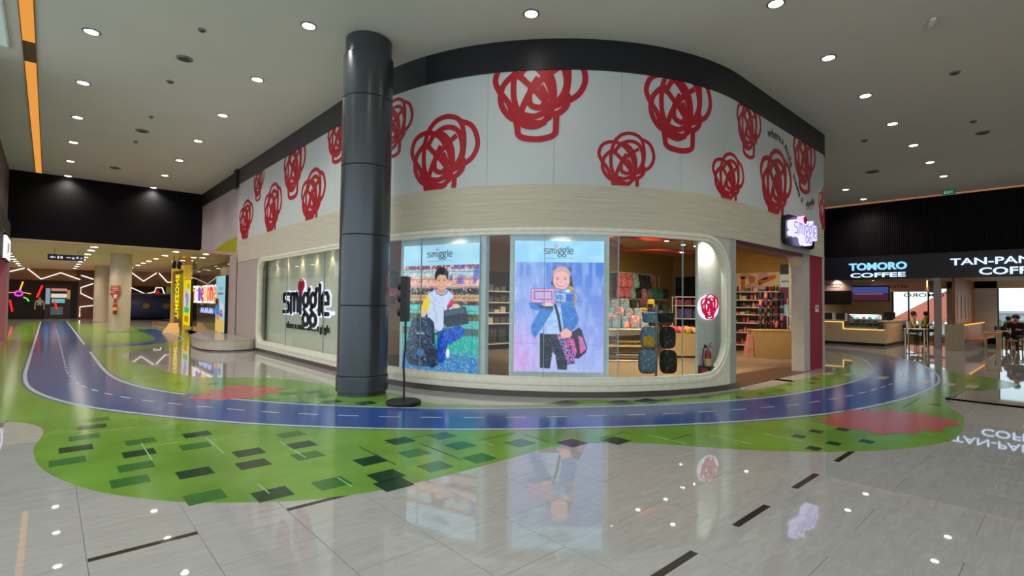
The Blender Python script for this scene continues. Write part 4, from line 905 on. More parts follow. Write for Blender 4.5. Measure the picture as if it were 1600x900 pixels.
# shelves seen between the two posters
bs = thing('gap_shelving', 'brown backed shelf unit of small boxes seen between the two posters', 'shelving', (12.2, 13.75, 0))
obj('back_panel', MB().box(-1.9, 1.5, .1, .14, 0, 2.75), mat('brown back panel', (84, 60, 46), .6), bs)
GZ = (2.42, 2.02, 1.66, 1.3, .92, .24)
for z in (2.05, 1.66, 1.3, .92, .22): obj('shelf_board', MB().box(-1.9, 1.5, -.25, .1, z-.035, z), M_WHITE, bs)
gc = [('grey', (120, 120, 118)), ('brown', (96, 78, 60)), ('cream', (196, 184, 156)), ('dark', (44, 42, 46))]
for j, z in enumerate((2.05, 1.66, 1.3, .92)):
    for i in range(11):
        n_, c_ = gc[rs.randrange(4)]; h = rs.uniform(.1, .24)
        b = obj('gift_box', MB().box(-.11, .11, -.1, .08, 0, h), mat('box '+n_, c_, .6), None, origin=None); b.location = (10.5+i*.29, 13.7, z+.001)
        tag(b, '%s small box on the %s board of the brown backed shelves' % (n_, ('top', 'second', 'third', 'fourth')[j]), 'box', '%s boxes on the %s board of the gap shelves' % (n_, ('top', 'second', 'third', 'fourth')[j]))
for i in range(7):
    soft_case('dark green bag on the bottom board of the brown backed shelves', (10.6+i*.45, 13.68, .222), colmat('olive dark', (52, 56, 40), (120, 50, 50)), .18, .26, 'dark green bags on the bottom gap shelf')
# dark hanging bags glimpsed right of the column
for i, z in enumerate((1.55, 1.95)):
    backpack(('dark', 'crimson')[i == 0]+' backpack hanging by the column, seen through the glass left of the boy poster', (5.75, 10.35, z), -.9, .9, (ROSE, DARK)[i], DARK)
hr = thing('wall_hook_rail', 'steel hook rail behind the boy poster carrying two backpacks', 'rail', (5.52, 10.4, 0), 0)
obj('rail_bar', MB().box(-.02, .02, -.3, .3, 2.36, 2.42), M_STEEL, hr); obj('rail_post', MB().box(-.02, .02, -.03, .03, 0, 2.4), M_STEEL, hr)
obj('rail_post', MB().box(.2, .24, -.02, .02, 1.5, 1.54).box(-.0, .24, -.02, .02, 1.5, 1.54), M_STEEL, hr)
# entrance: side wall shelves (a = 19.2)
es = thing('entrance_shelving', 'long white wall shelving full of stationery seen through the entrance', 'shelving', (19.0, 8.15, 0))
EZ = (2.16, 1.86, 1.59, 1.33, 1.03, .68, .22)
for z in EZ:
    for y0, y1, d in ((-1.3, .55, 0), (.6, 1.55, .03)): obj('shelf_board', MB().box(-.3, .17, y0, y1, z-.03+d, z+d), M_WHITE, es)
obj('back_panel', MB().box(.17, .19, -1.3, 1.55, .1, 2.25), mat('shelf back', (120, 96, 80), .6), es)
for y in (-1.32, .57, 1.57): obj('upright', MB().box(.1, .16, y-.02, y+.02, 0, 2.3), M_WHITE, es)
cols = [('pink', (220, 110, 130)), ('red', (186, 50, 50)), ('charcoal', (44, 42, 50)), ('cream', (226, 200, 170)), ('green', (90, 130, 60)), ('violet', (120, 90, 150)), ('mauve', (170, 120, 130))]
kinds = [('notebook', .035, .2), ('pencil_case', .09, .09), ('gift_box', .07, .14), ('drink_bottle', .035, .22)]
onames = ('top', 'second', 'third', 'fourth', 'fifth', 'sixth', 'bottom')
for j, z in enumerate(EZ):
    y = -1.22; 
    while y < 1.45:
        kn, hw, h = kinds[rs.randrange(4)]; n_, c_ = cols[rs.randrange(7)] if j < 4 else cols[(0, 1, 3, 0, 6, 2)[rs.randrange(6)]]
        if abs(y-.57) < .08: y += .1; continue
        dz = .03 if y > .57 else 0; h = min(h*rs.uniform(.8, 1.05), .22); m_ = mat('goods '+n_, c_, .5)
        if kn == 'drink_bottle': mb = MB().lathe([(hw, 0), (hw, h*.7), (hw*.5, h*.82), (hw*.5, h)], n=10)
        elif kn == 'pencil_case': mb = MB().blob((0, 0, h/2), .07, hw, h/2, .4, 10, 6)
        else: mb = MB().box(-.08, .06, -hw, hw, 0, h)
        o = obj(kn, mb, m_, None, kn == 'drink_bottle'); o.location = (18.9, 8.15+y+hw, z+dz+.001)
        lab = '%s %s on the %s board of the entrance wall shelving' % (n_, kn.replace('_', ' '), onames[j]); tag(o, lab, kn.split('_')[-1], '%s %s on the %s entrance shelf' % (n_, {'gift_box': 'gift boxes'}.get(kn, kn.replace('_', ' ')+'s'), onames[j]))
        y += 2*hw+.045
eb = thing('entrance_graphic', 'cream wall graphic with green, orange and mauve shapes above the entrance shelving', 'wall graphic', (19.18, 7.9, 2.52))
obj('board', MB().box(-.02, 0, -1.35, 1.4, -.33, .33), mat('board cream', (226, 206, 166), .6), eb)
def flat2(P, m, par, d=0): obj('printed_shape', MB().prism(P, 0, .004).mp(lambda x, y, z: (-.022-d-z, -x, y)), m, par)
for P_, c_ in ((ell(-1.05, .1, .2, .17, 0, 20, .5), (150, 190, 50)), ([(-1.2, -.3), (-.65, -.3), (-.65, -.05), (-1.2, -.05)], (140, 180, 40)), ([(-.45, -.3), (-.3, -.3), (-.3, .2), (-.45, .2)], (206, 110, 30)), (ell(.05, -.22, .36, .2), (206, 170, 170)), ([(.2, -.12), (.8, .12), (.75, .26), (.15, .05)], (206, 110, 40)), (ell(.35, .2, .18, .14), (196, 160, 176)), (ell(-.3, .22, .22, .1), (190, 150, 150)), ([(.9, -.3), (1.25, -.3), (1.25, -.1), (.9, -.1)], (196, 150, 160)), ([(1.0, .1), (1.3, .1), (1.3, .3), (1.0, .3)], (200, 160, 170)), (ell(-.05, .08, .12, .14), (200, 110, 60))):
    flat2(P_, mat('print %d %d' % (c_[0], c_[1]), c_, .6), eb, .001)
# desk with pink hanging gown, dark goods on a grid behind it
dk = (17.2, 6.55)
ds = thing('cash_desk', 'golden oak slab desk standing inside the shop entrance', 'desk', (*dk, .004), -YAW)
obj('front_slab', MB().box(-.62, .62, -.3, -.26, 0, .84), M_OAKL, ds); obj('side_slab', MB().box(-.62, -.58, -.26, .3, 0, .84), M_OAKL, ds); obj('side_slab', MB().box(.58, .62, -.26, .3, 0, .84), M_OAKL, ds); obj('top_slab', MB().box(-.63, .63, -.31, .31, .84, .88), M_OAKL, ds)
x, y = at_rack(dk, -.78, -.1)
gw = thing('pink_bag', 'pale pink long tote leaning on the left side of the oak desk', 'bag', (x, y, .004), -YAW)
obj('body', MB().add([(-.1, -.15, 0), (.12, -.15, 0), (.12, .15, 0), (-.1, .15, 0), (.02, -.1, .72), (.12, -.1, .72), (.12, .1, .72), (.02, .1, .72)], [(0,3,2,1),(4,5,6,7),(0,1,5,4),(1,2,6,5),(2,3,7,6),(3,0,4,7)]), colmat('pale pink', (206, 140, 130)), gw); obj('handle', MB().tube([(.05, -.06, .72), (.06, -.06, .84), (.06, .06, .84), (.05, .06, .72)], .01, 6), M_BLK, gw)
gd = thing('grid_stand', 'tall black grid stand of hanging dark bags and trinkets behind the oak desk', 'display stand', (18.2, 6.95, .004), -YAW)
for i in range(7): obj('grid_wire', MB().tube([(-.45+i*.15, 0, .05), (-.45+i*.15, 0, 2.0)], .008, 5), M_BLK, gd)
for i in range(8): obj('grid_bar', MB().tube([(-.46, 0, .3+i*.24), (.46, 0, .3+i*.24)], .008, 5), M_BLK, gd)
obj('foot', MB().box(-.46, .46, -.2, .2, 0, .04), M_BLK, gd)
for j in range(6):
    for i in range(5):
        x, y = at_rack((18.2, 6.95), -.36+i*.18, -.09); n_, m_ = [('black', DARK), ('black', BLACKB), ('brown', colmat('brown', (90, 66, 50))), ('violet', PURP), ('pink', PINK), ('black', DARK)][(i*5+j*7) % 6]
        o = obj('hanging_pouch', MB().blob((0, 0, 0), .075, .05, .1, .5, 10, 6), m_, None, True); o.location = (x, y, .75+j*.25)
        tag(o, '%s small pouch hanging on the black grid stand, row %s from the bottom' % (n_, ('one', 'two', 'three', 'four', 'five', 'six')[j]), 'pouch', '%s pouches in row %s of the grid stand' % (n_, ('one', 'two', 'three', 'four', 'five', 'six')[j]))
# slim cream post and the tall purple display at the right of the entrance
tp = obj('display_post', MB().box(-.07, .07, -.07, .07, 0, ZI-.004), M_WHITE); tp.location = (18.75, 6.45, .004); tag(tp, 'slim cream post between the wall shelving and the purple display', 'post')
pd = thing('purple_display', 'tall purple window display with white header at the right end of the entrance view', 'display', (19.05, 6.62, .004), 0)
obj('backdrop', MB().box(-.02, .02, -.3, .3, 0, 2.3), mat('purple print', (124, 56, 110), .5), pd); obj('header', MB().box(-.03, .03, -.3, .3, 2.3, 2.75), mat('pale header', (188, 200, 206), .5, emit=.2), pd)
obj('header_band', MB().box(-.03, .03, -.3, .3, 2.75, 3.1), mat('slate band', (50, 56, 70), .5), pd); obj('pale_cloud', MB().box(-.03, -.02, -.3, .3, 1.3, 1.7), mat('pale blue print', (166, 206, 220), .5, emit=.2), pd)
obj('header_lettering', text_mb('smiggle', 1, .01, .01, fit=(.5, .14)).mp(lambda x, y, z: (-.036-z, -x, 2.5+y)), M_BLK, pd)
rk = thing('narrow_rack', 'narrow white wire rack with small goods in front of the purple display', 'shelf rack', (18.5, 6.12, .004), PI/2-.3)
for y in (-.4, 0, .4):
    for x in (-.15, .15): obj('post', MB().tube([(x, y, 0), (x, y, 1.9)], .013, 6), M_WHITE, rk)
for j, z in enumerate((.15, .55, .95, 1.3)):
    obj('shelf_board', MB().box(-.16, .16, -.42, .42, z, z+.02), M_WHITE, rk)
    for i in range(3):
        n_, c_ = cols[(i*2+j*3) % 7]; o = obj('gift_box', MB().box(-.09, .09, -.08, .08, 0, .2), mat('goods '+n_, c_, .5)); o.location = (18.5-.25+i*.26, 6.12+(-.25+i*.26)*.3, z+.025)
        tag(o, '%s box on the %s board of the narrow white rack' % (n_, ('lowest', 'second', 'third', 'top')[j]), 'box', '%s boxes on the %s narrow rack board' % (n_, ('lowest', 'second', 'third', 'top')[j]))
# red ribbon loop and track spots on the shop ceiling
rb = []
for i in range(60):
    a = 2*PI*i/60; rb.append((12.3+3.2*math.cos(a)+.25*math.cos(3*a), 7.6+1.15*math.sin(a)+.2*math.sin(5*a), ZI-.48+.04*math.sin(3*a)))
o = thing('ceiling_ribbon', 'red looping tube track hanging under the shop ceiling', 'ceiling track')
obj('ribbon_tube', MB().tube(rb, .035, 8, True), mat('ribbon red', (190, 40, 24), .4), o, True)
obj('ribbon_tube', MB().tube([(x*.72+3.2, y*.8+1.3, z-.04) for x, y, z in rb], .03, 8, True), MATS['ribbon red'], o, True)
for i in (0, 15, 30, 45): obj('drop_rod', MB().tube([rb[i], (rb[i][0], rb[i][1], ZI)], .008, 6), M_BLK, o)
spots = [(9.4, 7.0), (10.6, 7.08), (10.5, 6.1), (11.7, 7.0), (12.8, 7.15), (13.3, 7.05), (14.6, 8.2), (11.6, 6.0), (15.5, 6.6), (16.8, 7.6), (9.9, 9.6), (11.6, 12.3)]  # last spot is added to brighten the shelves between the posters
def spot_thing(name, label, loc, lens_r, energy, color, size, grp=None, tilt=None, body=True):
    t = thing(name, label, 'spotlight', loc, 0, grp)
    obj('lamp_body', MB().lathe([(lens_r*1.15, 0), (lens_r*1.2, .1), (lens_r*.6, .16)], n=14), M_WHITE, t, True); obj('lens', MB().lathe([(lens_r, -.006), (lens_r, .004)], n=14), M_LAMP, t); obj('stem', MB().tube([(0, 0, .14), (0, 0, ZI-loc[2])], .01, 6), M_WHITE, t)
    l = bpy.data.lights.new('spot', 'SPOT'); l.energy = energy; l.color = color; l.spot_size = size; l.spot_blend = .8; l.shadow_soft_size = .06
    lo = bpy.data.objects.new('spot_lamp', l); COL.objects.link(lo); lo.parent = t; lo.location = (0, 0, -.02)
    if tilt: lo.rotation_euler = Vector(tilt).to_track_quat('-Z', 'Y').to_euler()
    return t
ordn = ('first', 'second', 'third', 'fourth', 'fifth', 'sixth', 'seventh', 'eighth', 'ninth', 'tenth', 'eleventh', 'twelfth')
for k, (x, y) in enumerate(spots):
    tl = None if k % 2 else ((.2, 1, -1.1) if k < 7 else (1, .2, -1.1))
    spot_thing('track_spotlight', 'small warm shop spotlight under the red ribbon track, %s nearest the glass' % ordn[k], (x, y, 3.28), .05, P_SHOP, (1, .80, .52), math.radians(120), 'track spotlights', tl)
#@@PART3
# ================================================================= CEILING LIGHTS
def lamp(parent, z, e, color, size, blend=.6):
    l = bpy.data.lights.new('down', 'SPOT'); l.energy = e; l.color = color; l.spot_size = size; l.spot_blend = blend; l.shadow_soft_size = .07
    lo = bpy.data.objects.new('down_lamp', l); COL.objects.link(lo); lo.parent = parent; lo.location = (0, 0, z); return lo
def downlight(label, loc, grp, r=.1, e=P_DOWN, color=(1, .96, .88)):
    t = thing('downlight', label, 'ceiling light', loc, 0, grp)
    obj('trim_ring', MB().lathe([(r*1.35, 0), (r*1.35, -.012), (r*1.05, -.016), (r*1.05, 0)], n=20, cap=False), M_STEEL, t, True)
    obj('lens', MB().lathe([(r, -.010), (r, -.002)], n=18), M_LAMP, t)
    lamp(t, -.03, e, color, math.radians(136), .9); return t
proto = None
def place_down(label, loc, grp):
    global proto
    if proto is None: proto = downlight(label, loc, grp); return proto
    return dup(proto, loc, None, label, grp)
for col_, a, b0, nm in (('far left row', .43, 2.9, 0), ('row nearer the column', 3.17, 5.85, 0)):
    k = 0; b = b0
    while b < 26.3:
        place_down('round downlight of the %s over the left floor, %s from the viewer' % (col_, ordn[k]), (a, b, CEIL), 'downlights over the left floor'); b += 2.91; k += 1
downlight('single round downlight over the middle of the curved shop front', (5.68, 5.87, CEIL), None, .1, 25)
rowp = downlight('x', (8.24, 3.05, CEIL), 'downlights over the right floor', .1, 150)
[c for c in rowp.children if c.type == 'LIGHT'][0].data.spot_size = math.radians(104)
for k in range(7):
    t_ = rowp if k == 0 else dup(rowp, (8.24+2.54*k, 3.05, CEIL))
    t_['label'] = 'round downlight of the long row running right along the shop, %s from the curve' % ordn[k]
for k in range(0): place_down('round downlight of the long row running right along the shop, %s from the curve' % ordn[k], (8.24+2.54*k, 3.05, CEIL), 'downlights over the right floor')
for k, x in enumerate((23.5, 26.1)): place_down('round downlight by the dark right wall, %s' % ('nearer' if k == 0 else 'farther'), (x, 6.07, CEIL), 'downlights by the right wall')
for k, (x, y) in enumerate(((5.7, .3), (8.24, -1.0), (2.0, .5), (-2.3, 2.9), (-2.3, 8.7), (12, -1.5), (18, -1.5), (24, -1.5))):  # extra lamps out of view, added to light the hall
    place_down('added round downlight out of view above the viewer', (x, y, CEIL), 'added downlights above the viewer')
# vents and detectors
def vent(label, loc, r, grp):
    t = thing('ceiling_vent', label, 'vent', loc, 0, grp)
    obj('rim', MB().lathe([(r, 0), (r, -.02), (r*.8, -.03), (r*.8, 0)], n=24, cap=False), mat('vent grey', (120, 118, 108), .5), t, True)
    obj('core', MB().lathe([(r*.6, -.03), (r*.5, -.045), (r*.1, -.05)], n=24), mat('vent dark', (60, 58, 54), .5), t, True); return t
for k, (x, y, r) in enumerate(((1.84, 11.65, .14), (1.82, 13.11, .07), (1.82, 17.55, .16), (1.85, 10.19, .06), (1.84, 16.02, .05), (1.81, 18.91, .06), (1.66, 23.27, .16))):
    vent('%s round ceiling vent of the row on the left, %s from the viewer' % ('large' if r > .1 else 'small', ordn[k]), (x, y, CEIL), r, 'round vents on the left ceiling')
for k, (x, y, r) in enumerate(((13.26, 1.53, .09), (17.06, 1.63, .07), (18.35, 1.57, .15), (21.02, 4.63, .2), (16.9, 3.9, .08))):
    vent('%s round ceiling vent on the right ceiling, %s from the viewer' % ('large' if r > .1 else 'small', ordn[k]), (x, y, CEIL), r, 'round vents on the right ceiling')
o = obj('emergency_light', MB().blob((0, 0, -.03), .16, .05, .03, .5, 14, 6), M_WHITE, None, True); o.location = (10.6, 1.5, CEIL); o.rotation_euler[2] = .3
tag(o, 'oval white emergency fitting on the ceiling near the upper right corner', 'ceiling fitting')
ex = thing('exit_sign', 'small green lit EXIT sign hanging at the dark right wall', 'exit sign', (26.2, 3.25, 6.22), 0)
obj('sign_box', MB().box(-.02, .02, -.21, .21, -.08, .08), glow('exit green', (20, 120, 84), .5), ex); obj('hanger', MB().tube([(0, 0, .1), (0, 0, CEIL-6.22)], .01, 6), M_BLK, ex)
obj('lettering', text_mb('EXIT', 1, .004, .01, fit=(.28, .09)).mp(lambda x, y, z: (-.023-z, -x, y)), glow('exit white', (150, 220, 190), .8), ex)

# ================================================================= RIGHT: two cafes
M_SIGNW = glow('cafe sign white', (200, 224, 255), 1.5); M_SIGNC = glow('cafe sign cyan', (140, 205, 255), 1.35)
def sign_right(name, label, y, z, parts, m):
    t = thing(name, label, 'sign', (26.8, y, z))
    for (txt, dy, dz, w_, h_, bold, mm_) in parts:
        obj('lettering', text_mb(txt, 1, .06, bold, fit=(w_, h_)).mp(lambda x, yy, zz: (-.035-zz, dy-x, dz+yy)), mm_, t)
    return t
sign_right('cafe_sign', 'glowing blue white TOMORO COFFEE lettering on the dark fascia beside the shop corner', 5.75, 3.3, (('TOMORO', 0, .14, 2.1, .33, .035, M_SIGNC), ('COFFEE', 0, -.24, 2.0, .2, .02, M_SIGNW)), M_SIGNC)
sign_right('cafe_sign', 'glowing white TAN-PANAMA COFFEE lettering running off the right edge', 1.55, 3.3, (('TAN-PANAMA', 0, .2, 3.5, .27, .015, M_SIGNW), ('COFFEE', -.05, -.2, 1.9, .28, .02, M_SIGNW)), M_SIGNW)
cf = group_st('wall_side')
M_CAFEW = mat('cafe cream wall', (214, 190, 146), .7); M_CAFED = mat('cafe dark panel', (30, 26, 30), .5)
obj('cafe_ceiling', MB().box(27.0, 36, -3, 12, 2.95, 3.05), mat('cafe ceiling', (190, 186, 176), .8), cf)
obj('cafe_wall', MB().box(27.4, 35, 8.6, 8.75, 0, 2.95), M_CAFEW, cf)
obj('cafe_wall', MB().box(33.0, 33.2, 6.45, 8.6, 0, 2.95), M_CAFEW, cf)
obj('cafe_wall', MB().box(33.0, 33.2, 2.4, 4.2, 0, 2.95), mat('cafe pale wall', (190, 180, 170), .7), cf)
obj('wall_lintel', MB().box(33.0, 33.2, -3, 6.45, 2.62, 2.95), M_CAFEW, cf)
obj('cafe_wall', MB().box(33.0, 33.2, -3, 6.45, 0, .25), M_CAFEW, cf)
wc = group_st('window_3')
for y in (6.42, 5.75, 4.95, 4.2): obj('mullion', MB().box(33.05, 33.12, y-.03, y+.03, .25, 2.62), M_BLK, wc)
obj('glass_pane', MB().box(33.08, 33.09, 4.2, 6.42, .25, 2.62), M_GLASS, wc)
obj('window_lettering', text_mb('TOMORO', 1, .004, .01, fit=(1.9, .2)).mp(lambda x, y, z: (33.05-z, 5.0+x, 2.3+y)), mat('mauve lettering', (120, 70, 100), .5), wc)
for y in (2.38, 1.2, .2): obj('mullion', MB().box(33.05, 33.12, y-.03, y+.03, .25, 2.62), M_BLK, wc)
obj('glass_pane', MB().box(33.08, 33.09, -2, 2.4, .25, 2.62), M_GLASS, wc)
# pillar between cafes and a timber partition with lit bench
o = obj('square_pillar', MB().box(-.1, .1, -.11, .11, 0, 2.87), mat('pillar grey', (150, 142, 138), .5)); o.location = (26.85, 3.72, 0); tag(o, 'square grey pillar between the two cafes', 'pillar')
tp_ = thing('timber_partition', 'warm timber slat partition lit from above behind the grey pillar', 'partition', (30, 3.25, 0))
for i in range(18): obj('timber_slat', MB().box(-2.95+i*.33, -2.65+i*.33, -.05, .05, 0, 2.94), [mat('timber warm', (150, 92, 44), .5), mat('timber warm b', (170, 108, 52), .5)][i % 2], tp_)
for i in range(4): obj('picture_rail', MB().box(-2.4+i*1.1, -2.1+i*1.1, -.07, -.05, 1.2, 2.2), mat('pale panel', (170, 130, 84), .5), tp_)
bn = thing('bench_seat', 'timber bench wall with a glowing golden strip along its top', 'bench', (26.2, 2.9, 0))
obj('end_panel', MB().box(0, .12, -.05, .52, 0, 1.02), mat('bench end', (172, 150, 124), .5), bn); obj('side_panel', MB().box(.12, 6.6, -.05, 0, 0, .98), mat('timber warm', (150, 92, 44), .5), bn)
obj('seat_board', MB().box(.12, 6.6, -.5, -.05, .4, .45), mat('timber warm b', (170, 108, 52), .5), bn); obj('light_strip', MB().box(.12, 6.6, -.07, -.04, .98, 1.02), glow('amber strip', (255, 170, 50), 1.6), bn)
def small_table(label, loc, h=.74, top=.35, m=None, rz=0, legs=4):
    t = thing('cafe_table', label, 'table', loc, rz)
    obj('table_top', MB().box(-top, top, -top, top, h-.03, h), m or M_OAKL, t)
    if legs == 4:
        for sx in (-1, 1):
            for sy in (-1, 1): obj('leg', MB().box(sx*(top-.05)-.02, sx*(top-.05)+.02, sy*(top-.05)-.02, sy*(top-.05)+.02, 0, h-.03), m or M_OAKL, t)
    else: obj('leg', MB().lathe([(.03, .03), (.03, h-.03)], n=10), M_BLK, t); obj('foot', MB().lathe([(.2, 0), (.2, .03)], n=20), M_BLK, t)
    return t
small_table('small timber table by the glowing bench, nearer one', (26.95, 2.1, 0), .74, .25); small_table('small timber table by the glowing bench, farther one', (29.3, 1.95, 0), .74, .25)
def stool(label, loc, grp=None):
    t = thing('stool', label, 'stool', loc, 0, grp); T = mat('timber warm b', (170, 108, 52), .5)
    obj('seat', MB().lathe([(.17, .43), (.17, .47)], n=16), T, t)
    for i in range(4): a = PI/4+i*PI/2; obj('leg', MB().tube([(.1*math.cos(a), .1*math.sin(a), .43), (.17*math.cos(a), .17*math.sin(a), 0)], .015, 6), T, t)
    return t
for k, p in enumerate(((26.9, 1.6, 0), (29.3, 1.45, 0), (31.6, .9, 0))): stool('round timber stool by the bench tables, %s' % ordn[k], p)
# counter
ct = thing('cafe_counter', 'pale timber cafe counter with golden light under its rim', 'counter', (26.0, 5.3, 0))
CM = mat('counter timber', (216, 188, 150), .5, var=(3, .08, (1, 1, 12)))
obj('front_panel', MB().box(0, .1, 1.55, 3.2, .12, 1.02), CM, ct); obj('front_panel', MB().box(0, .1, 0, 1.55, .12, .72), CM, ct); obj('side_panel', MB().box(.1, 4.0, 0, .1, .12, 1.02), CM, ct)
obj('counter_top', MB().box(-.03, .7, 1.5, 3.2, 1.02, 1.07), CM, ct); obj('counter_top', MB().box(-.03, .7, .3, 1.5, .72, .77), CM, ct); obj('counter_top', MB().box(-.03, 4.0, -.03, .3, 1.02, 1.07), CM, ct)
obj('toe_kick', MB().box(.05, 4.0, .05, 3.2, 0, .12), M_BLK, ct); GST = glow('golden strip', (255, 208, 110), 1.3)
obj('light_strip', MB().box(-.02, 0, 1.55, 3.2, .97, 1.0), GST, ct); obj('light_strip', MB().box(-.02, 0, .05, 1.55, .67, .70), GST, ct); obj('light_strip', MB().box(-.02, 0, 1.52, 1.56, .68, 1.0), GST, ct)
dc = thing('cake_display', 'glass cake display case with lit shelves on the lowered counter', 'display case', (26.3, 6.15, .77))
obj('case_base', MB().box(-.2, .25, -.6, .55, 0, .08), M_STEEL, dc); obj('glass_front', MB().box(-.2, -.19, -.6, .55, .08, .55), M_GLASS, dc); obj('case_top', MB().box(-.2, .25, -.6, .55, .55, .58), M_STEEL, dc)
for z in (.2, .36): obj('case_shelf', MB().box(-.15, .2, -.58, .53, z, z+.012), M_WHITE, dc)
for y in (-.6, .54): obj('case_post', MB().box(-.2, -.18, y, y+.02, .08, .55), M_STEEL, dc)
obj('case_lamp', MB().box(-.1, .1, -.55, .5, .535, .549), glow('case lamp', (220, 236, 255), 7.), dc); obj('case_back', MB().box(.22, .25, -.6, .55, .08, .55), M_WHITE, dc)
for j, z in enumerate((.08, .212, .372)):
    for i in range(5):
        n_, c_ = [('green', (70, 110, 70)), ('red', (180, 60, 60)), ('white', (220, 210, 200))][(i+j) % 3]
        o = obj('cake', MB().lathe([(.06, 0), (.06, .07), (.03, .08)], n=10), mat('cake '+n_, c_, .5)); o.location = (26.3, 5.7+i*.22, .77+z+.001); tag(o, '%s little cake on the %s shelf of the cake display' % (n_, ('bottom', 'middle', 'top')[j]), 'cake', '%s cakes on the %s shelf' % (n_, ('bottom', 'middle', 'top')[j]))
for k, y in enumerate((7.0, 7.5, 8.1)):
    o = obj('coffee_machine', MB().box(-.18, .18, -.17, .17, 0, .3).box(-.2, -.18, -.1, .1, .05, .12), mat('machine grey', (90, 84, 80), .3, metal=.5)); o.location = (26.4, y, 1.07); tag(o, 'grey coffee appliance on the tall part of the cafe counter, %s from the cake display' % ordn[k], 'coffee machine')
for k, (x, y) in enumerate(((27.6, 5.42), (28.1, 5.42))):
    t = thing('monitor', 'dark till screen on the counter, %s one' % ('left', 'right')[1-k], 'monitor', (x, y+.1, 1.07)); obj('screen', MB().box(-.02, .02, -.15, .15, .08, .36), M_BLK, t); obj('stand', MB().box(-.05, .05, -.05, .05, 0, .08), M_BLK, t)
mn = thing('menu_screen', 'wide blue and red menu screen hanging over the cafe counter', 'screen', (28.0, 6.5, 2.28))
obj('screen_body', MB().box(0, .05, -.95, .95, -.36, .36), M_BLK, mn); obj('upper_image', MB().box(-.01, 0, -.9, .9, .02, .3), glow('menu blue', (80, 96, 176), .6), mn); obj('lower_image', MB().box(-.01, 0, -.9, .9, -.32, .02), glow('menu plum', (92, 48, 70), .6), mn); obj('image_streak', MB().box(-.014, -.01, -.7, .4, -.05, .0), glow('menu streak', (190, 110, 120), .6), mn); obj('drop_rod', MB().tube([(.02, .8, .36), (.02, .8, .69)], .012, 6), M_BLK, mn)
cb_ = thing('menu_boards', 'pale hanging menu boards under the cafe ceiling', 'menu board', (27.6, 7.6, 2.62))
obj('board', MB().box(0, .04, -.7, .7, -.22, .3), mat('menu mauve', (128, 108, 112), .6), cb_); obj('board_lines', MB().box(-.004, 0, -.3, .3, .04, .1).box(-.004, 0, -.22, .22, -.06, -.02), M_BLK, cb_)
bx = thing('hanging_canopy', 'light timber canopy box hanging behind the coffee lettering', 'canopy', (30.0, 5.8, 2.45)); obj('canopy_panel', MB().box(0, .1, -1.2, .9, -.05, .49), mat('canopy pink', (206, 160, 136), .6), bx); obj('canopy_side', MB().box(.1, 2.5, -1.2, -1.15, -.05, .49), M_OAKL, bx)
obj('menu_text', text_mb('COFFEE', 1, .004, .01, fit=(.9, .13)).mp(lambda x, y, z: (-.006-z, -x-.1, .2+y)), M_BLK, bx)
dkp = obj('dark_bulkhead', MB().box(27.5, 27.6, 6.9, 8.58, 1.75, 2.4), M_CAFED, cf)
for k, (x, y) in enumerate(((27.5, 7.5), (29.5, 6.5), (27.5, 4.4), (30.5, 4.6), (28.3, 1.3), (31, 1.2))):
    t = downlight('small warm cafe downlight, %s' % ordn[k], (x, y, 2.95), 'cafe downlights', .06, P_CAFE*.35, (1, .82, .55))
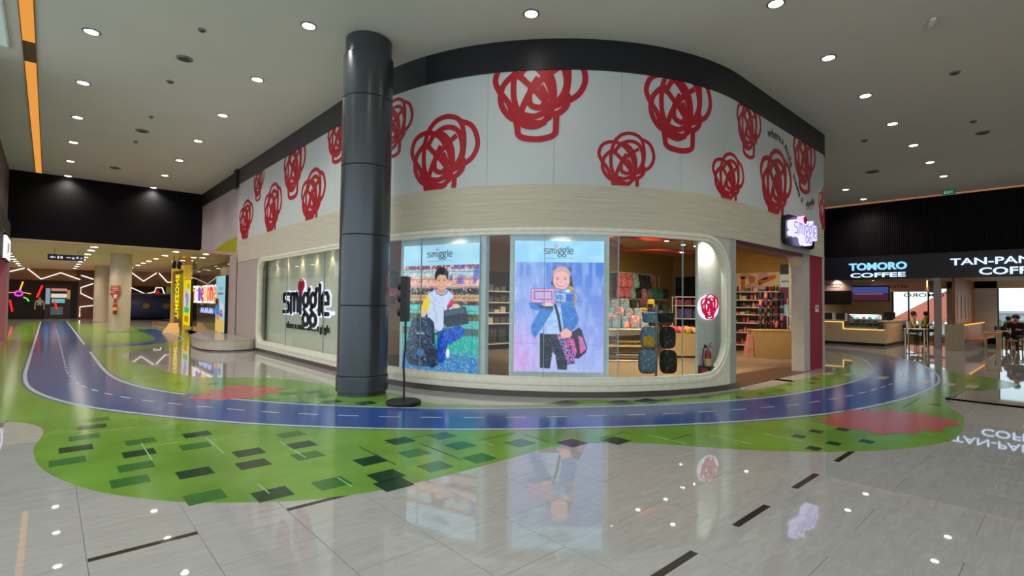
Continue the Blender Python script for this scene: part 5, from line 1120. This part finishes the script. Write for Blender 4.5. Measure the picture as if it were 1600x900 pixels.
# seated people and tables
def person(label, loc, rz, J, R, top, bottom, hair, skin=(186, 132, 108), s=1.):
    """J: joints; continuous skinned body, clothes by material, hair a child"""
    names_ = list(J); V = [J[n] for n in names_]
    E_ = [(a, b) for a, b in (('pelvis','waist'),('waist','chest'),('chest','neck'),('neck','head'),('head','crown'),('chest','sl'),('sl','el'),('el','wl'),('wl','hl'),('chest','sr'),('sr','er'),('er','wr'),('wr','hr'),('pelvis','hpl'),('hpl','kl'),('kl','al'),('al','tl'),('pelvis','hpr'),('hpr','kr'),('kr','ar'),('ar','tr'),('head','nose'))]
    ed = [(names_.index(a), names_.index(b)) for a, b in E_]; V = [Vector(v)*s for v in V]; rad = [R.get(n, .05)*s for n in names_]
    for side, sg_ in (('l', -1), ('r', 1)):               # five fingers per hand
        h = V[names_.index('h'+side)]; wv = (h-V[names_.index('w'+side)]).normalized(); lat = wv.cross(Vector((1, 0, 0)));
        if lat.length < .1: lat = wv.cross(Vector((0, 1, 0)))
        lat.normalize()
        for q in range(5):
            V.append(h+lat*(q-2)*.018*s+wv*(.02*s)); V.append(h+lat*(q-2)*(.022 if q else .035)*s+wv*((.07, .085, .09, .083, .06)[q] if q else .045)*s); rad += [.009*s, .008*s]; ed += [(names_.index('h'+side), len(V)-2), (len(V)-2, len(V)-1)]
    me = bpy.data.meshes.new('body'); me.from_pydata(V, ed, []); o = bpy.data.objects.new('body', me); COL.objects.link(o)
    md = o.modifiers.new('sk', 'SKIN'); o.modifiers.new('ss', 'SUBSURF').levels = 1
    for i, sv in enumerate(me.skin_vertices[0].data): sv.radius = (rad[i], rad[i]); sv.use_root = (i == 0)
    bpy.context.view_layer.update(); m2 = bpy.data.meshes.new_from_object(o.evaluated_get(bpy.context.evaluated_depsgraph_get())); bpy.data.objects.remove(o); bpy.data.meshes.remove(me)
    ms = [mat('skin %d' % skin[0], skin, .6), mat('top %d %d' % top[:2], top, .8), mat('bottom %d %d' % bottom[:2], bottom, .8), mat('hair %d' % hair[0], hair, .7)]
    m2.materials.clear(); [m2.materials.append(x) for x in ms]
    nk = V[names_.index('neck')]; pv = V[names_.index('pelvis')]; hd = V[names_.index('head')]
    def near(c, a, b): a = V[names_.index(a)]; b = V[names_.index(b)]; t = max(0, min(1, (c-a).dot(b-a)/max(1e-6, (b-a).length_squared))); return (c-a-(b-a)*t).length
    for p in m2.polygons:
        c = p.center; d = {'skin': min(near(c, 'neck', 'head'), near(c, 'head', 'crown'), near(c, 'wl', 'hl'), near(c, 'wr', 'hr')), 'top': min(near(c, 'waist', 'chest'), near(c, 'sl', 'el'), near(c, 'sr', 'er'), near(c, 'el', 'wl')+.01, near(c, 'er', 'wr')+.01, near(c, 'chest', 'sl'), near(c, 'chest', 'sr')),
             'bot': min(near(c, 'pelvis', 'hpl'), near(c, 'hpl', 'kl'), near(c, 'kl', 'al'), near(c, 'hpr', 'kr'), near(c, 'kr', 'ar'), near(c, 'al', 'tl'), near(c, 'ar', 'tr'))}
        kk = min(d, key=d.get); p.material_index = {'skin': 0, 'top': 1, 'bot': 2}[kk]
        p.use_smooth = True
    t = thing('person', label, 'person', loc, rz); b = link('body', m2, t)
    fx = (V[names_.index('nose')]-hd).normalized()
    obj('hair', MB().blob(tuple(hd-fx*.025*s+Vector((0, 0, .055*s))), .098*s, .105*s, .10*s, .95, 14, 9), ms[3], t, True)
    lt = Vector((-fx.y, fx.x, 0))
    for q in (-1, 1): obj('eye', MB().blob(tuple(hd+fx*.088*s+lt*q*.032*s+Vector((0, 0, .01*s))), .012*s, .012*s, .008*s, 1, 8, 6), M_BLK, t)
    obj('mouth', MB().blob(tuple(hd+fx*.086*s-Vector((0, 0, .055*s))), .012*s, .025*s, .006*s, 1, 8, 6), mat('lips', (150, 70, 66), .5), t)
    return t
RS = dict(pelvis=.13, waist=.115, chest=.13, neck=.05, head=.09, crown=.07, sl=.06, el=.043, wl=.03, hl=.032, sr=.06, er=.043, wr=.03, hr=.032, hpl=.09, kl=.06, al=.04, tl=.04, hpr=.09, kr=.06, ar=.04, tr=.04, nose=.014)
def sit(lean=.05):
    return dict(pelvis=(0,0,.56), waist=(.02,0,.72), chest=(.04+lean,0,.93), neck=(.06+lean,0,1.07), head=(.09+lean,0,1.18), crown=(.08+lean,0,1.27), nose=(.195+lean,0,1.165), sl=(.04+lean,-.18,1.0), el=(.14,-.25,.78), wl=(.34,-.17,.78), hl=(.41,-.14,.79), sr=(.04+lean,.18,1.0), er=(.14,.25,.78), wr=(.34,.17,.78), hr=(.41,.14,.79), hpl=(.06,-.1,.54), kl=(.45,-.12,.55), al=(.42,-.13,.09), tl=(.56,-.14,.05), hpr=(.06,.1,.54), kr=(.45,.12,.55), ar=(.42,.13,.09), tr=(.56,.14,.05))
def stand():
    return dict(pelvis=(0,0,.92), waist=(0,0,1.06), chest=(.01,0,1.28), neck=(.01,0,1.43), head=(.03,0,1.55), crown=(.02,0,1.64), nose=(.13,0,1.535), sl=(0,-.18,1.36), el=(-.03,-.24,1.1), wl=(.06,-.24,.88), hl=(.09,-.24,.8), sr=(0,.18,1.36), er=(-.03,.24,1.1), wr=(.06,.24,.88), hr=(.09,.24,.8), hpl=(0,-.1,.88), kl=(.03,-.11,.48), al=(0,-.12,.08), tl=(.12,-.13,.04), hpr=(0,.1,.88), kr=(.02,.11,.48), ar=(-.03,.12,.08), tr=(.09,.13,.04))
def chair(label, loc, rz, m, h=.45):
    t = thing('cafe_chair', label, 'chair', loc, rz)
    obj('seat', MB().box(-.21, .21, -.21, .21, h-.03, h), m, t); obj('backrest', MB().box(-.23, -.2, -.2, .2, h+.15, h+.42), m, t)
    for sx in (-1, 1):
        for sy in (-1, 1): obj('leg', MB().box(sx*.18-.015, sx*.18+.015, sy*.18-.015, sy*.18+.015, 0, (h+.42) if sx < 0 else h-.03), m, t)
    return t
person('seated person in a cream top at the high window table of the nearer cafe', (29.0, 5.0, .0), -PI/2, sit(), RS, (200, 176, 120), (40, 36, 40), (50, 30, 28), s=1.12)
person('seated person in an olive green top beside the cafe window', (30.1, 4.72, .0), -PI/2, sit(), RS, (150, 156, 84), (40, 36, 40), (60, 34, 30), s=1.12)
chair('dark cafe chair under the person in the cream top', (29.0, 5.0, 0), -PI/2, M_BLK); chair('dark cafe chair under the person in the olive top', (30.1, 4.72, 0), -PI/2, M_BLK)
small_table('pale cafe table in front of the two seated people', (28.2, 4.65, 0), .74, .38, M_WHITE)
small_table('dark low table behind the grey pillar', (28.5, 3.8, 0), .5, .3, mat('dark brown table', (60, 44, 36), .4))
person('seated person in black with dark hair at the far bench table, left of the pair', (30.9, 2.05, 0), -PI/2-.5, sit(.12), RS, (26, 24, 28), (24, 22, 28), (20, 18, 20))
chair('dark chair under the left seated person in black', (30.9, 2.05, 0), -PI/2-.5, M_BLK)
person('large seated person in black at the right edge of the frame', (28.0, 1.45, 0), PI*.9, sit(.1), dict(RS, chest=.17, waist=.16), (22, 20, 26), (24, 26, 44), (18, 16, 18), s=1.08)
chair('dark chair under the person at the right edge', (28.0, 1.45, 0), PI*.9, M_BLK)
small_table('square oak table at the right edge of the frame', (27.0, .72, 0), .74, .3, mat('oak table', (190, 130, 80), .4))
# outside the cafe windows
gr = obj('ground', MB().box(36, 140, -60, 70, -4.2, -4.0), mat('outside ground', (140, 134, 120), .9)); gr['kind'] = 'structure'
hs = thing('roofed_house', 'house with a bright orange tiled hip roof outside the cafe window', 'house', (47, 5.6, -4))
obj('wall', MB().box(0, 6, -.8, 3.0, 0, 4.2), mat('house cream', (226, 206, 150), .8), hs)
for i in range(7): obj('pillar', MB().box(-.5, -.3, -.8+i*.65, -.65+i*.65, 0, 4.7), M_WHITE, hs)
obj('roof', MB().add([(-1, -.9, 4.7), (-1, 3.6, 4.7), (7, 3.6, 4.7), (7, -.9, 4.7), (3, -.9, 7.3), (3, .3, 7.3)], [(0,1,5,4),(1,2,5),(2,3,4,5),(3,0,4),(0,3,2,1)]), mat('orange roof tiles', (236, 120, 84), .7, var=(6, .15, (1, 12, 1))), hs)
for i in range(16): obj('tile_course', MB().box(-1+i*.24, -1+i*.24+.02, -.9, 3.6-i*.2, 4.72+i*.14, 4.74+i*.14), mat('roof course', (214, 96, 64), .7), hs)
def tree(label, loc, h, r, seed):
    q = random.Random(seed); t = thing('tree', label, 'tree', loc); obj('trunk', MB().tube([(0, 0, 0), (.1, 0, h*.4), (0, .1, h*.8)], [.16, .12, .05], 8), mat('bark', (90, 70, 50), .9), t)
    mb = MB()
    for i in range(420):
        a = q.uniform(0, 2*PI); u = q.uniform(-1, 1); rr = r*q.uniform(.5, 1); p = Vector((rr*math.cos(a)*math.sqrt(1-u*u), rr*math.sin(a)*math.sqrt(1-u*u), h*.8+rr*u*.9)); d = .22
        v1 = Vector((q.uniform(-1, 1), q.uniform(-1, 1), q.uniform(-1, 1))).normalized()*d; v2 = v1.cross(Vector((q.uniform(-1, 1), q.uniform(-1, 1), q.uniform(-1, 1)))).normalized()*d*.6
        mb.add([p-v1, p+v2, p+v1, p-v2], [(0, 1, 2, 3)])
    o = obj('foliage', mb, mat('leaf green', (96, 150, 60), .7), t); o['kind'] = 'stuff'; return t
tree('bushy green tree left of the orange roof outside the window', (44, 11.0, -4), 5.4, 1.5, 1); tree('green tree farther off beyond the right cafe window', (60, 3.8, -4), 4.4, 1.8, 2)
for k, (x, y, w_, h_, c_) in enumerate(((75, 4.6, 3, 5.2, (200, 190, 200)), (82, 0.6, 4, 5.8, (150, 170, 190)), (70, 2.2, 2, 4.6, (200, 120, 60)))):
    t = thing('distant_building', '%s small building far off beyond the right cafe window' % ('pale mauve', 'grey blue', 'orange brown')[k], 'building', (x, y, -4)); obj('wall', MB().box(-1, 1, -w_/2, w_/2, 0, h_), mat('dist %d' % k, c_, .8), t); obj('roof', MB().box(-1.2, 1.2, -w_/2-.2, w_/2+.2, h_, h_+.25), M_WHITE, t)

# ================================================================= LEFT: low corridor beyond the black wall
HC = 3.78
cc = group_st('wall_far')
obj('low_ceiling', MB().box(-6, 14, 26.45, 56, HC, HC+.1), mat('corridor ceiling', (232, 198, 164), .8), cc)
obj('soffit', MB().prism([(5.0, 20.3), (9.5, 20.3), (9.5, 26.4), (5.0, 26.4)], 0, .1).mp(lambda x, y, z: (x, y, 3.2+(y-20.2)*.57/6.2+z)), mat('pink beige soffit', (190, 160, 146), .6), cc)
obj('far_wall', MB().box(-6, 12, 52.3, 52.6, 0, HC), mat('umber wall', (86, 56, 34), .6), cc)
obj('far_wall', MB().box(-5.9, -5.8, 27, 52.3, 0, HC), mat('umber wall', (86, 56, 34), .6), cc)
obj('far_wall', MB().box(11, 11.2, 30, 52.3, 0, HC), M_BLACKW, cc)
obj('upper_fascia', MB().box(-6, 1.6, 52.2, 52.3, 2.9, HC), mat('amber brown fascia', (140, 98, 54), .5), cc); obj('upper_fascia', MB().box(4.6, 9, 50.2, 50.3, 2.6, HC), mat('amber brown fascia', (140, 98, 54), .5), cc)
obj('dark_shopfront', MB().box(-6, 2.0, 52.22, 52.3, 0, 2.9), mat('dark shopfront', (16, 12, 12), .6), cc)
obj('mauve_pier', MB().box(1.7, 3.4, 52.1, 52.3, 0, HC), mat('brown red pier', (110, 62, 50), .5), cc)
def led_line(label, pts, y, r=.045):
    o = obj('light_line', MB().tube([(x, y, z) for x, z in pts], r, 6), M_LITW); return tag(o, label, 'light strip')
led_line('white zigzag light line on the far shopfront, short left piece', [(-2.3, 3.4), (-1.35, 3.84-.1)], 52.0)
led_line('white zigzag light line on the far shopfront with three bends', [(-1.2, 3.72), (-.44, 2.98), (.65, 3.5), (1.8, 3.02)], 52.0)
led_line('short white light line sloping down behind the round columns', [(1.84, 3.36), (2.6, 3.08)], 51.9)
led_line('white bracket shaped light line left of the round columns', [(2.6, 2.75), (1.86, 2.4), (1.86, 1.95), (2.6, 1.52)], 51.9)
led_line('white light line with a square foot low beside the round columns', [(2.62, 1.02), (1.84, .9), (1.84, .14)], 51.9)
led_line('white zigzag light line over the blue tunnel, left part', [(4.7, 3.8-.06), (5.6, 3.0), (6.45, 3.70)], 50.0)
led_line('white zigzag light line over the blue tunnel, right part', [(6.6, 3.7), (7.2, 2.98), (7.65, 2.98), (7.65, 3.6)], 50.0)
led_line('white stepped light line just above the blue tunnel', [(4.5, 1.9), (4.75, 1.9), (4.8, 2.45), (5.7, 1.98), (6.3, 2.15), (6.4, 2.5), (6.8, 2.5), (7.0, 1.9)], 49.6)
# coloured neon on the far shop
def neon(label, pts, col_, r=.05, y=51.7): o = obj('neon_tube', MB().tube([(x, y, z) for x, z in pts], r, 6), glow('neon %d %d' % col_[:2], col_, 1.6)); return tag(o, label, 'neon light')
neon('yellow neon bar above the magenta ring', [(-1.55, 2.1), (-1.4, 2.75)], (240, 180, 40)); neon('red neon bar in the middle of the far shop', [(-.62, 1.6), (-.35, 2.5)], (255, 40, 30), .07); neon('red neon bar low on the far left', [(-2.05, 1.4), (-1.9, .55)], (255, 30, 50), .06); neon('red neon bar low in front of the bright display', [(1.0-.65, 1.4), (.5, .75)], (255, 40, 40), .06); neon('green neon curve right of the magenta ring', [(-1.35, 1.6), (-1.15, 1.5), (-1.05, 1.3)], (100, 220, 60)); neon('orange neon bar left of the magenta ring', [(-2.4, 1.9), (-1.8, 1.95)], (240, 170, 80), .03); neon('orange neon bar right of the magenta ring', [(-1.35, 1.95), (-.95, 1.85)], (240, 170, 80), .03)
neon('magenta neon ring on the far shop', [(-1.6+.2*math.cos(a), 1.87+.17*math.sin(a)) for a in [PI*i/8 for i in range(17)]], (230, 60, 210), .06)
bd = thing('bright_display', 'bright white and cyan game machines glowing in the far shop', 'display', (.55, 52.0, 0)); obj('cabinet', MB().box(-.75, .75, 0, .2, 0, 2.6), mat('cabinet dark', (50, 44, 44), .5), bd)
for (x0, x1, z0, z1, c_) in ((-.7, -.45, 1.1, 2.3, (150, 170, 190)), (-.4, .5, 1.6, 1.9, (240, 235, 215)), (-.4, .5, 2.1, 2.3, (220, 150, 120)), (-.35, .4, 1.2, 1.5, (110, 200, 210)), (.5, .7, 1.5, 2.2, (190, 140, 90)), (-.4, .3, .3, .9, (90, 96, 100))): obj('lit_panel', MB().box(x0, x1, -.02, 0, z0, z1), glow('lit %d %d' % (c_[0], c_[2]), c_, .8), bd)
person('person in a grey shirt and black skirt standing in the far corridor', (-.45, 50.5, 0), -PI/2, stand(), RS, (150, 146, 140), (20, 18, 20), (20, 16, 16))
# round columns
def rcol(label, loc, r):
    t = thing('round_column', label, 'column', loc); obj('shaft', MB().lathe([(r, .02), (r, HC)], n=40), mat('beige column', (196, 184, 172), .5), t, True); obj('base_ring', MB().lathe([(r+.01, 0), (r+.01, .02)], n=40), M_STEEL, t); return t
rcol('nearer beige round column carrying the fire extinguisher in the corridor', (2.58, 31.15, 0), .43)
rcol('farther beige round column behind the nearer one in the corridor', (2.7, 44.2, 0), .45)
e = extinguisher('fire_extinguisher', 'small red fire extinguisher hanging on the beige column', (2.36, 30.62, .86), .62, .08, False)
sgn = thing('extinguisher_sign', 'red triangle and plate fire sign on the beige column', 'sign', (2.36, 30.70, 1.5))
obj('plate', MB().box(-.17, .17, -.03, 0, .42, .72), mat('sign red', (190, 60, 56), .5), sgn); obj('triangle', MB().prism([(-.22, .36), (.22, .36), (0, -.02)], 0, .02).xf(rot), MATS['sign red'], sgn)
for k in range(3): obj('plate_line', MB().box(-.12, .12, -.034, -.03, .48+k*.08, .51+k*.08), M_WHITE, sgn)
obj('symbol', MB().prism([(-.06, .3), (.06, .3), (.05, .12), (-.05, .12)], .02, .024).xf(rot), M_WHITE, sgn)
# hanging direction sign
dsn = thing('direction_sign', 'dark blue hanging direction sign with white arrows in the corridor', 'sign', (.55, 30.5, 3.42)); obj('sign_board', MB().box(-.62, .62, -.03, .03, -.13, .13), mat('navy sign', (20, 24, 70), .4), dsn)
WS = glow('sign white', (220, 225, 240), .9)
obj('arrow', MB().prism([(-.56, 0), (-.46, .06), (-.46, .02), (-.36, .02), (-.36, -.02), (-.46, -.02), (-.46, -.06)], .031, .034).xf(rot), WS, dsn); obj('arrow', MB().prism([(.56, .0), (.5, .06), (.5, -.06)], .031, .034).xf(rot), WS, dsn)
obj('symbols', MB().box(-.3, -.24, -.034, -.03, -.06, .06).box(-.2, -.12, -.034, -.03, -.05, .05).box(.0, .16, -.034, -.03, -.01, .02).box(.2, .28, -.034, -.03, -.06, .02).box(.34, .42, -.034, -.03, -.02, .06), WS, dsn)
for x in (-.4, .4): obj('drop_wire', MB().tube([(x, 0, .13), (x, 0, HC-3.42)], .008, 5), M_BLK, dsn)
# corridor downlights
cp = None
def cdown(label, loc, grp):
    global cp
    if cp is None: cp = downlight(label, loc, grp, .13, P_CORR, (1, .84, .6)); return cp
    return dup(cp, loc, None, label, grp)
for nm, a, bs_ in (('left', -1.52, (28, 30.5, 33, 35.5, 38, 40.5, 43, 46, 49)), ('middle', 1.38, (27.8, 29.9, 32.7, 35.2, 37.5, 40, 43, 46, 49.3)), ('right', 4.23, (27.4, 30.3, 33.2, 35.8, 38.1, 40.7, 44.4))):
    for k, b in enumerate(bs_): cdown('corridor ceiling light of the %s row, %s from the viewer' % (nm, ordn[k]), (a, b, HC), 'corridor lights, %s row' % nm)
for k, b in enumerate((27.8, 30.5, 33.5)): cdown('corridor ceiling light over the yellow doorway, %s from the viewer' % ordn[k], (5.5, b, HC), 'corridor lights over the doorway')
# blue play tunnel
tn = thing('play_tunnel', 'large dark blue play tunnel with round portholes lying across the corridor', 'tunnel', (6.1, 48.2, 0), 0)
prof = [(1.02, -1.8), (1.02, 1.5)]
tm_ = Matrix.Translation((0, 0, 1.02))@Matrix.Rotation(PI/2, 4, 'Y')
obj('shell', MB().lathe([(1.0, -1.7), (1.0, 1.6)], n=40).xf(tm_), mat('tunnel blue', (42, 64, 112), .35), tn, True); obj('end_ring', MB().lathe([(.9, -1.9), (1.04, -1.9), (1.04, -1.65), (.9, -1.65)], n=40, cap=False).xf(tm_), mat('tunnel violet', (50, 34, 84), .4), tn, True)
for x in (-.6, .7):
    ph = obj('porthole', MB().lathe([(.36, 0), (.36, .06), (.26, .08)], n=24).xf(Matrix.Translation((x, -.97, 1.05))@Matrix.Rotation(PI/2, 4, 'X')), mat('porthole brown', (66, 46, 60), .4), tn, True); obj('porthole_glass', MB().lathe([(.22, .08), (.18, .1)], n=20).xf(Matrix.Translation((x, -.97, 1.05))@Matrix.Rotation(PI/2, 4, 'X')), mat('porthole lens', (150, 120, 90), .1), ph)
obj('red_fin', MB().prism([(-.2, 0), (.25, 0), (.1, .35), (0, .2)], 0, .1).xf(Matrix.Translation((.1, -.3, 2.0))@rot), mat('fin red', (220, 50, 40), .5, emit=.3), tn)
o = obj('green_panel', MB().box(-.3, .3, -.05, .05, 0, 2.6), mat('lime panel', (120, 150, 30), .5, emit=.3)); o.location = (7.4, 49.8, 0); tag(o, 'lime green upright panel behind the blue tunnel', 'panel')
# yellow doorway and glass store front at the left of the shop
tz = group_st('wall_store')
obj('store_back', MB().box(7.6, 7.8, 20.4, 40, 0, HC), mat('store brown', (100, 76, 58), .6), tz); obj('store_side', MB().box(5.0, 9.5, 20.2, 20.32, 0, 3.2), M_CAFEW, tz)
obj('mauve_pier', MB().box(4.98, 5.2, 20.34, 21.2, 0, 3.25), mat('mauve taupe wall', (176, 162, 154), .6), tz)
obj('store_floor', MB().box(5.0, 7.6, 20.34, 40, 0, .14), mat('store floor', (120, 92, 74), .3), tz)
wg = group_st('window_4')
for i in range(5):
    y0 = 21.25+i*1.45; obj('glass_pane', MB().box(5.04, 5.055, y0, y0+1.43, .14, 3.2+(y0-20.2)*.09), M_GLASS, wg)
obj('base_rail', MB().box(5.0, 5.1, 21.2, 28.5, .0, .14), M_PLINTH, wg)
obj('glass_backdrop', MB().box(6.3, 6.35, 21.3, 28.6, .14, 3.2), mat('store taupe', (124, 104, 92), .4), wg)
yd = thing('yellow_portal', 'yellow framed doorway of the neighbouring play centre', 'doorway', (5.0, 31.0, 0))
YL = mat('portal yellow', (214, 176, 40), .45, emit=.25)
obj('jamb', MB().box(-.1, .25, -1.7, -1.5, 0, 3.3), YL, yd); obj('jamb', MB().box(-.1, .25, 1.6, 1.8, 0, 3.3), mat('portal cream', (226, 190, 130), .5), yd); obj('lintel', MB().box(-.1, .25, -1.5, 1.6, 3.1, 3.3), YL, yd)
obj('door_panel', MB().box(.05, .1, -1.5, 1.6, 0, 3.1), mat('portal olive', (96, 80, 36), .3), yd)
obj('lettering', text_mb('TIMEZONE', 1, .02, .02, fit=(2.3, .95)).mp(lambda x, y, z: (-.02-z, -y+.55, 1.75+x)), glow('yellow letters', (255, 232, 10), 1.), yd)
def lit_panel(name, label, b0, b1, z0, z1, shapes, base):
    t = thing(name, label, 'lit panel', (4.9, (b0+b1)/2, 0)); L_ = (b1-b0)/2
    obj('panel_body', MB().box(0, .1, -L_, L_, z0, z1), M_BLK, t); obj('printed_face', MB().box(-.01, 0, -L_+.02, L_-.02, z0+.02, z1-.02), glow('panel %d %d' % (base[0], base[2]), base, .85), t)
    for (u0, u1, v0, v1, c_) in shapes:
        y0, y1 = L_-2*L_*u1, L_-2*L_*u0; obj('printed_shape', MB().prism([(-a, b) for a, b in ell(-(y0+y1)/2, z0+(z1-z0)*(v0+v1)/2, (y1-y0)/2, (z1-z0)*(v1-v0)/2, 0, 14, .7)], 0, .005).mp(lambda x, y, z: (-.011-z, x, y)), glow('ink %d %d %d' % c_, c_, .8), t)
    return t
lit_panel('lit_panel', 'tall yellow lit panel with a colourful drawing left of the glowing lettering', 27.6, 29.2, .35, 2.55, ((.1, .9, .4, .8, (230, 230, 250)), (.3, .8, .42, .7, (60, 110, 210)), (.2, .6, .6, .78, (200, 90, 190)), (.15, .85, .28, .42, (60, 190, 180)), (.2, .8, .08, .22, (210, 150, 20)), (.5, .85, .8, .92, (170, 200, 40))), (250, 226, 30))
lit_panel('lit_panel', 'tall pale blue and orange lit panel standing on the ledge beside the shop wall', 21.35, 22.75, .36, 2.55, ((.3, .8, .74, .8, (150, 190, 210)), (.2, .85, .66, .7, (160, 120, 150)), (.05, .5, .3, .5, (60, 150, 220)), (.45, .9, .32, .52, (240, 230, 240)), (.5, .8, .28, .42, (180, 60, 130)), (0, .35, .45, .6, (120, 50, 40)), (.0, 1., .0, .24, (244, 200, 110)), (.1, .5, .22, .3, (250, 150, 80))), (160, 214, 226))
lt = thing('store_lettering', 'colourful outlined glowing lettering between the two lit panels', 'sign', (4.98, 25.2, 1.85))
word = 'TimeZone'; cl_ = [(255, 120, 20), (240, 240, 255), (120, 90, 220), (225, 40, 60), (250, 200, 60), (255, 120, 20), (225, 40, 60), (255, 150, 30)]
for i, ch in enumerate(word):
    y0 = 2.0-i*.56
    obj('letter_outline', text_mb(ch, 1, .02, .10, fit=(.58, .78)).mp(lambda x, y, z: (.0-z, y0-x, y)), glow('outline white', (255, 246, 236), 1.1), lt); obj('letter', text_mb(ch, 1, .03, .0, fit=(.42, .6)).mp(lambda x, y, z: (-.02-z, y0-x, y)), glow('letter %d %d' % cl_[i][:2], cl_[i], 1.), lt)
wv = MB()
for q in range(3): ribbon(wv, [(-.5+q*.5+.1*k, (.10 if k % 2 else -.06)) for k in range(5)], .05, 0, .02)
obj('blue_squiggle', wv.mp(lambda x, y, z: (-z, -x*1.6-.2, y*1.2-.72)), glow('pale blue glow', (170, 190, 255), 1.3), lt)
pod = thing('curved_ledge', 'low curved cream ledge in front of the lit panel at the shop corner', 'ledge', (0, 0, 0))
PP = sm([(4.98, 17.9), (4.75, 17.78), (4.35, 17.72), (3.95, 17.95), (3.7, 18.5), (3.62, 19.5), (3.75, 20.8), (4.05, 22.0), (4.5, 23.2), (4.98, 24.4)], 4)
obj('ledge_body', MB().prism(PP, .05, .33), mat('ledge cream', (196, 184, 164), .4), pod, False); obj('ledge_base', MB().prism([(4.98-(4.98-x)*.94, y) for x, y in PP], 0, .05), M_PLINTH, pod); obj('ledge_top', MB().prism([(4.98-(4.98-x)*1.02, y) for x, y in PP], .33, .36), mat('ledge top', (176, 164, 148), .2), pod)  # inset dark stone base under the ledge body
ul = obj('hanging_spotlights', MB().blob((0, 0, 0), .1, .1, .2, .6).blob((.25, .1, -.02), .1, .1, .2, .6).tube([(0, 0, .1), (0, 0, .45)], .015, 6).tube([(.25, .1, .1), (.25, .1, .45)], .015, 6), M_BLK, None, True); ul.location = (4.6, 30.2, 3.33); tag(ul, 'pair of black hanging fittings above the yellow doorway', 'ceiling fitting')
wf = thing('folding_sign', 'small orange folding floor sign by the yellow doorway', 'floor sign', (4.45, 29.3, 0)); obj('board', MB().add([(-.4, -.1, 0), (.3, -.1, 0), (.3, -.06, 0), (-.4, -.06, 0), (-.1, .0, .45), (.3, .0, .45), (.3, .04, .45), (-.1, .04, .45)], [(0,3,2,1),(4,5,6,7),(0,1,5,4),(1,2,6,5),(2,3,7,6),(3,0,4,7)]), mat('pale orange', (240, 190, 120), .5, emit=.2), wf); obj('prop', MB().box(.28, .31, -.04, .25, 0, .42), M_BLK, wf)
for k, (x, y) in enumerate(((5.75, 22.3), (5.75, 24.6), (5.75, 26.9), (6.0, 30.5))):  # lamps added to brighten the dark store interior
    downlight('small added downlight inside the play centre window, %s from the shop corner' % ordn[k], (x, y, 3.18), 'added play centre downlights', .06, 60, (1, .82, .66))
# far-left pink store
pk = group_st('wall_store_left')
obj('pink_glazing', MB().box(-1.45, -1.35, 21, 26.3, 0, 2.95), mat('hot pink front', (214, 20, 96), .35, emit=.9), pk); obj('grey_pier', MB().box(-1.4, -1.12, 26.0, 27.3, 0, 3.0), mat('warm grey pier', (160, 140, 140), .5), pk); obj('fascia_band', MB().box(-1.45, -1.1, 21, 27.35, 3.75, 4.3), mat('dark grey band', (62, 54, 52), .5), pk); obj('grey_band', MB().box(-1.45, -1.15, 21, 27.3, 2.95, 3.75), mat('grey frame band', (84, 74, 80), .5), pk); obj('dark_post', MB().box(-1.34, -1.3, 25.2, 25.35, 0, 2.95), M_BLK, pk)
pz = thing('store_sign', 'small white lit sign above the pink shop at the far left edge', 'sign', (-1.12, 25.3, 3.3)); obj('sign_box', MB().box(-.04, .04, -1.5, 1.0, -.38, .38), glow('white sign', (236, 240, 255), 1.3), pz); obj('sign_rim', MB().box(-.06, .03, -1.55, 1.05, .38, .42).box(-.06, .03, -1.55, 1.05, -.42, -.38), M_BLK, pz); obj('sign_marks', MB().box(.04, .045, -.8, -.5, -.2, .2).box(.04, .045, -.3, .1, -.1, .2), mat('pale grey mark', (170, 176, 200), .5), pz)
